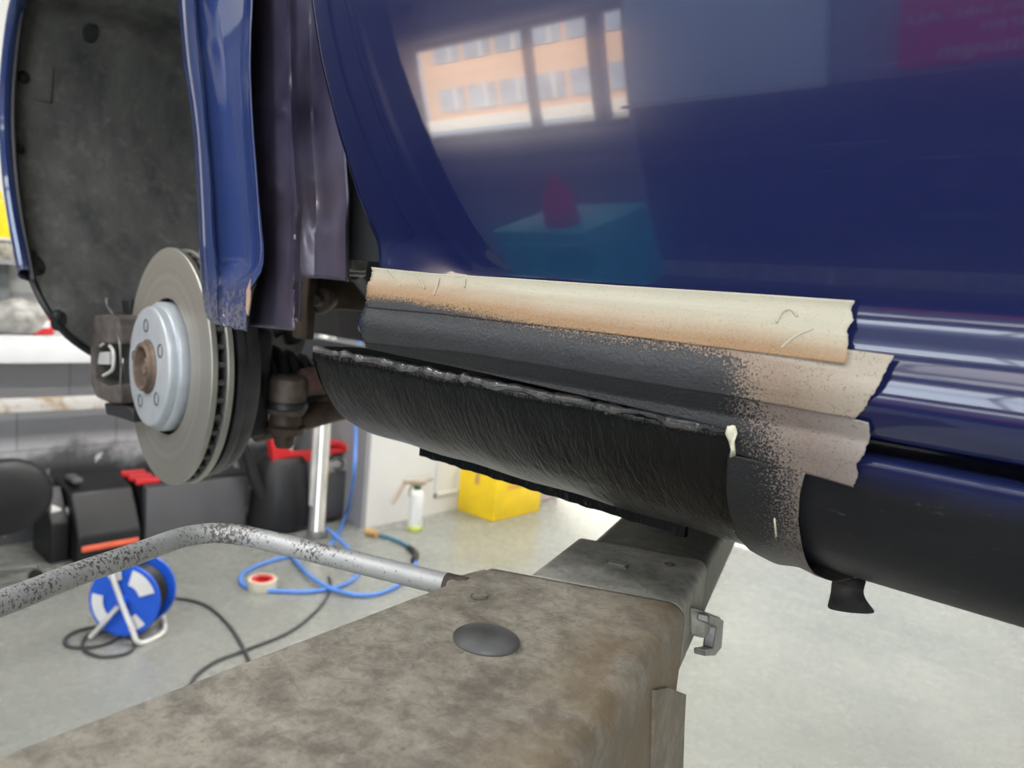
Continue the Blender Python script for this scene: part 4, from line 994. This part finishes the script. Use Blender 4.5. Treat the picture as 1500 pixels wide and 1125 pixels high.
o = MB().tube(smooth_path(hp_, 8), .022, 12).build('red_hose', M_RED); tag(o, 'thick red hose arching over the grey jerrycan beside the blue hose', 'hose')
o = MB().box(p + Vector((.02, .02, .455)), (.10, .22, .04), bev=.01).build('red_tray', M_RED); tag(o, 'flat red plastic piece resting on top of the grey jerrycan', 'tray')

# workbench with things on it (left edge)
XB = -4.02
bt = onX(65, 493, XB).z; bb = onX(65, 532, XB).z; r0 = onX(65, 583, XB).z; r1 = onX(65, 603, XB).z
wb = empty('workbench', (XB - .15, .9, 0), 'long workbench with white front board along the grey block wall', 'workbench')
by0, by1 = .30, 2.75; L_ = by1 - by0; ym = (by0 + by1) / 2
MB().box((XB - .16, ym, bt - .015), (.30, L_, .03), bev=.003).build('worktop', plain('white_worktop', (.70, .70, .70), .4), wb)
MB().box((XB - .01, ym, (bt + bb) / 2 - .01), (.02, L_, bt - bb - .02), bev=.003).build('front_board', plain('white_front_board', (.74, .74, .75), .45, 0, .03), wb)
tt = NT('chipped_white_rail'); tt.color(tt.mix(tt.ramp(tt.noise(9, 5, .7), [(.5, 0.), (.62, 1.)]), (.55, .53, .50), (.38, .27, .18))); tt.rough(.6)
MB().box((XB - .02, ym, (r0 + r1) / 2), (.04, L_, r0 - r1), bev=.004).build('lower_rail', tt.m, wb)
for y in (by0 + .1, 2.6): MB().box((XB - .05, y, bt / 2 - .02), (.05, .05, bt - .04)).build('leg', M_WHITE, wb)
gp0 = onX(0, 386, XB - .2).z
o = MB().box((XB - .27, .72, (gp0 + bt) / 2), (.04, .84, gp0 - bt), bev=.003).build('back_panel', plain('grey_green_panel', (.17, .19, .19), .5), wb)
# crumpled bag, red pack, tube
a = onX(25, 484, XB - .08)
def blob(name, c, s, mat, seed, amp=.18, par=None):
    m_ = MB(); bmesh.ops.create_icosphere(m_.bm, subdivisions=3, radius=1); r = np.random.RandomState(seed); K = r.randn(8, 3) * 2.2; ph = r.rand(8) * 6
    for v in m_.bm.verts:
        n = sum(math.sin(v.co.dot(Vector(K[i])) + ph[i]) for i in range(8)) / 8
        v.co *= (1 + amp * n * 2); v.co = Vector((v.co.x * s[0], v.co.y * s[1], max(v.co.z, -.8) * s[2])) + Vector(c)
    return m_.build(name, mat, par)
o = blob('plastic_bag', (a.x, a.y, bt + .075), (.08, .13, .085), plain('crumpled_clear_plastic', (.55, .53, .50), .35, 0, .3, 14, .4), 3); tag(o, 'crumpled pale plastic bag lying on the white workbench', 'bag')
b_ = onX(56, 470, XB - .08)
o = MB().box((b_.x, b_.y + .01, bt + .055), (.07, .10, .105), bev=.012, rz=.2).build('pack', M_RED); tag(o, 'small red pack with a pale label on the workbench, right of the plastic bag', 'pack')
MB().box((b_.x + .037, b_.y + .015, bt + .055), (.004, .05, .035), rz=.2).build('pack_label', M_WHITE, o)
a1 = onX(-30, 463, XB - .08); a2 = onX(44, 452, XB - .08)
o = MB().tube([a1, lerp(a1, a2, .9), a2], [.020, .020, .012], 14).build('white_tube', M_WHITE); tag(o, 'white plastic tube lying across the crumpled bag on the workbench', 'tube')
# shelf level things above the panel
z1 = gp0
sh_ = struct(MB().box((RX0 + .09, 1.3, z1 + .01), (.18, 2.6, .02)).build('trim_4', M_GREYWALL, smooth=False))
XW = RX0 + .09
a = onX(12, 368, XW); o = blob('rag_heap', (a.x, a.y - .02, a.z), (.07, .12, .075), plain('beige_rags', (.50, .46, .38), .8, 0, .3, 20, .3), 8); tag(o, 'heap of beige rags on the ledge above the workbench', 'rags')
a = onX(14, 330, XW); 
o = MB().box((a.x, a.y + .02, a.z - .03), (.08, .05, .08), bev=.01).build('red_can', M_RED); tag(o, 'small red can above the beige rags at the left edge', 'can'); o.location.z = .0
a = onX(0, 322, XW)
o = MB(); o.box((a.x, a.y - .02, a.z), (.09, .13, .19), bev=.015); o.box((a.x, a.y - .02, a.z + .11), (.05, .05, .05), bev=.01); o = o.build('yellow_canister', plain('yellow_canister_plastic', (.85, .68, .02), .4)); tag(o, 'yellow canister on the ledge at the left edge of the picture', 'canister')
rl = struct(MB().box((RX0 + .09, 1.3, onX(0, 350, XW).z), (.16, 2.6, .012)).build('trim_5', M_WHITEWALL, smooth=False))

# ------------------------------------------------------------------ what the door paint mirrors: street building, sign, cabinet
YB = -17
bl = empty('office_building', (-9.7, YB, 0), 'beige and orange office building across the street, mirrored in the blue door', 'building')
M_FAC = plain('apricot_facade', (.72, .46, .28), .8, 0, .06, .4); M_WIN = plain('pale_office_windows', (.42, .46, .50), .2, 0, .2, .8)
M_FAC2 = plain('cream_pier', (.85, .78, .66), .8)
MB().box((-9.7, YB - 3, 6), (19, 6, 12)).build('facade', M_FAC, bl, smooth=False)
for zb in (.85, 2.85, 5.0, 7.2, 9.4):
    for k in range(14):
        xw = -18 + k * 1.3
        wn_ = MB().box((xw, YB + .02, zb + .5), (1.08, .08, 1.0)).build('window', M_WIN, bl, smooth=False)
        MB().box((xw + .2, YB + .08, zb + .5), (.07, .05, 1.0)).build('mullion', M_FAC2, wn_, smooth=False)
MB().box((-9.7, YB + .1, .3), (19, .3, .6)).build('plinth', M_FAC2, bl, smooth=False)
sg = empty('wall_sign', (-.2, RY0 + .03, 2.2), 'magenta-red sign with white service lettering on the street side wall', 'sign')
sx0, sx1, sz0, sz1 = -1.06, .6, 1.38, 1.74
MB().box(((sx0 + sx1) / 2, RY0 + .012, (sz0 + sz1) / 2), (sx1 - sx0, .02, sz1 - sz0)).build('board', plain('magenta_red_board', (.72, .05, .11), .5, 0, .04), sg, smooth=False)
def text(s, x_end, z, size, par):
    cu = bpy.data.curves.new('t', 'FONT'); cu.body = s; cu.size = size; cu.align_x = 'RIGHT'; cu.extrude = .002
    to = bpy.data.objects.new('t', cu); COL.objects.link(to); bpy.context.view_layer.update()
    me = bpy.data.meshes.new_from_object(to.evaluated_get(bpy.context.evaluated_depsgraph_get())); COL.objects.unlink(to); bpy.data.objects.remove(to)
    me.transform(Matrix.Translation((x_end, RY0 + .026, z)) @ Matrix.Rotation(math.pi, 4, 'Z') @ Matrix.Rotation(math.pi / 2, 4, 'X'))
    me.materials.clear(); me.materials.append(M_WHITE)
    o = bpy.data.objects.new('lettering', me); COL.objects.link(o); o.parent = par; o.matrix_parent_inverse = par.matrix_basis.inverted(); return o
text('ngen inkl. AU', sx0 + .03, 1.60, .095, sg); text('eren', sx0 + .30, 1.51, .095, sg); text('leistungen', sx0 + .15, 1.42, .095, sg)
cbn = empty('tool_cabinet', (-1.7, -1.3, 0), 'teal blue tool cabinet behind the camera, mirrored low in the blue door', 'cabinet')
M_TEAL = plain('teal_cabinet_paint', (.03, .42, .50), .45)
MB().box((-1.69, -1.35, .54), (.42, .4, .88), bev=.01).build('cabinet_body', M_TEAL, cbn)
for k in range(5): MB().box((-1.69, -1.145, .20 + k * .16), (.37, .012, .145), bev=.004).build('drawer', M_TEAL, cbn)
for k in (-.2, .2): MB().tube([(-1.69 + k * .8, -1.35, .0), (-1.69 + k * .8, -1.35, .1)], .04, 12).build('castor', M_BLACK, cbn)
o = MB().lathe([(0, 0), (.06, 0), (.065, .02), (.05, .14), (.02, .18), (.02, .22), (0, .22)], Matrix.Translation((-1.64, -1.25, .98)), 20).build('red_bottle', M_RED); tag(o, 'red bottle standing on the teal tool cabinet', 'bottle')

lk = empty('added_locker', (-4.1, -2.3, 0), 'tall dark cupboard added in the corner to darken what the door edge mirrors', 'added_locker')
MB().box((-4.12, -2.15, 1.35), (.42, 1.4, 2.7), bev=.01).build('added_locker_body', M_DARK, lk)  # dark body added so the door flare mirrors no bright wall
for k in (-.35, .35): MB().box((-3.905, -2.15 + k, 1.37), (.012, .66, 2.5), bev=.004).build('added_locker_door', M_RUBBER, lk)
lk = empty('added_locker', (-4.1, -.75, 0), 'second tall dark cupboard added before the workbench to darken the mirrored wall', 'added_locker')
MB().box((-4.12, -.70, 1.35), (.42, 1.4, 2.7), bev=.01).build('added_locker_body', M_DARK, lk)  # continues the added dark surface for the door flare to mirror
for k in (-.35, .35): MB().box((-3.905, -.70 + k, 1.37), (.012, .66, 2.5), bev=.004).build('added_locker_door', M_RUBBER, lk)
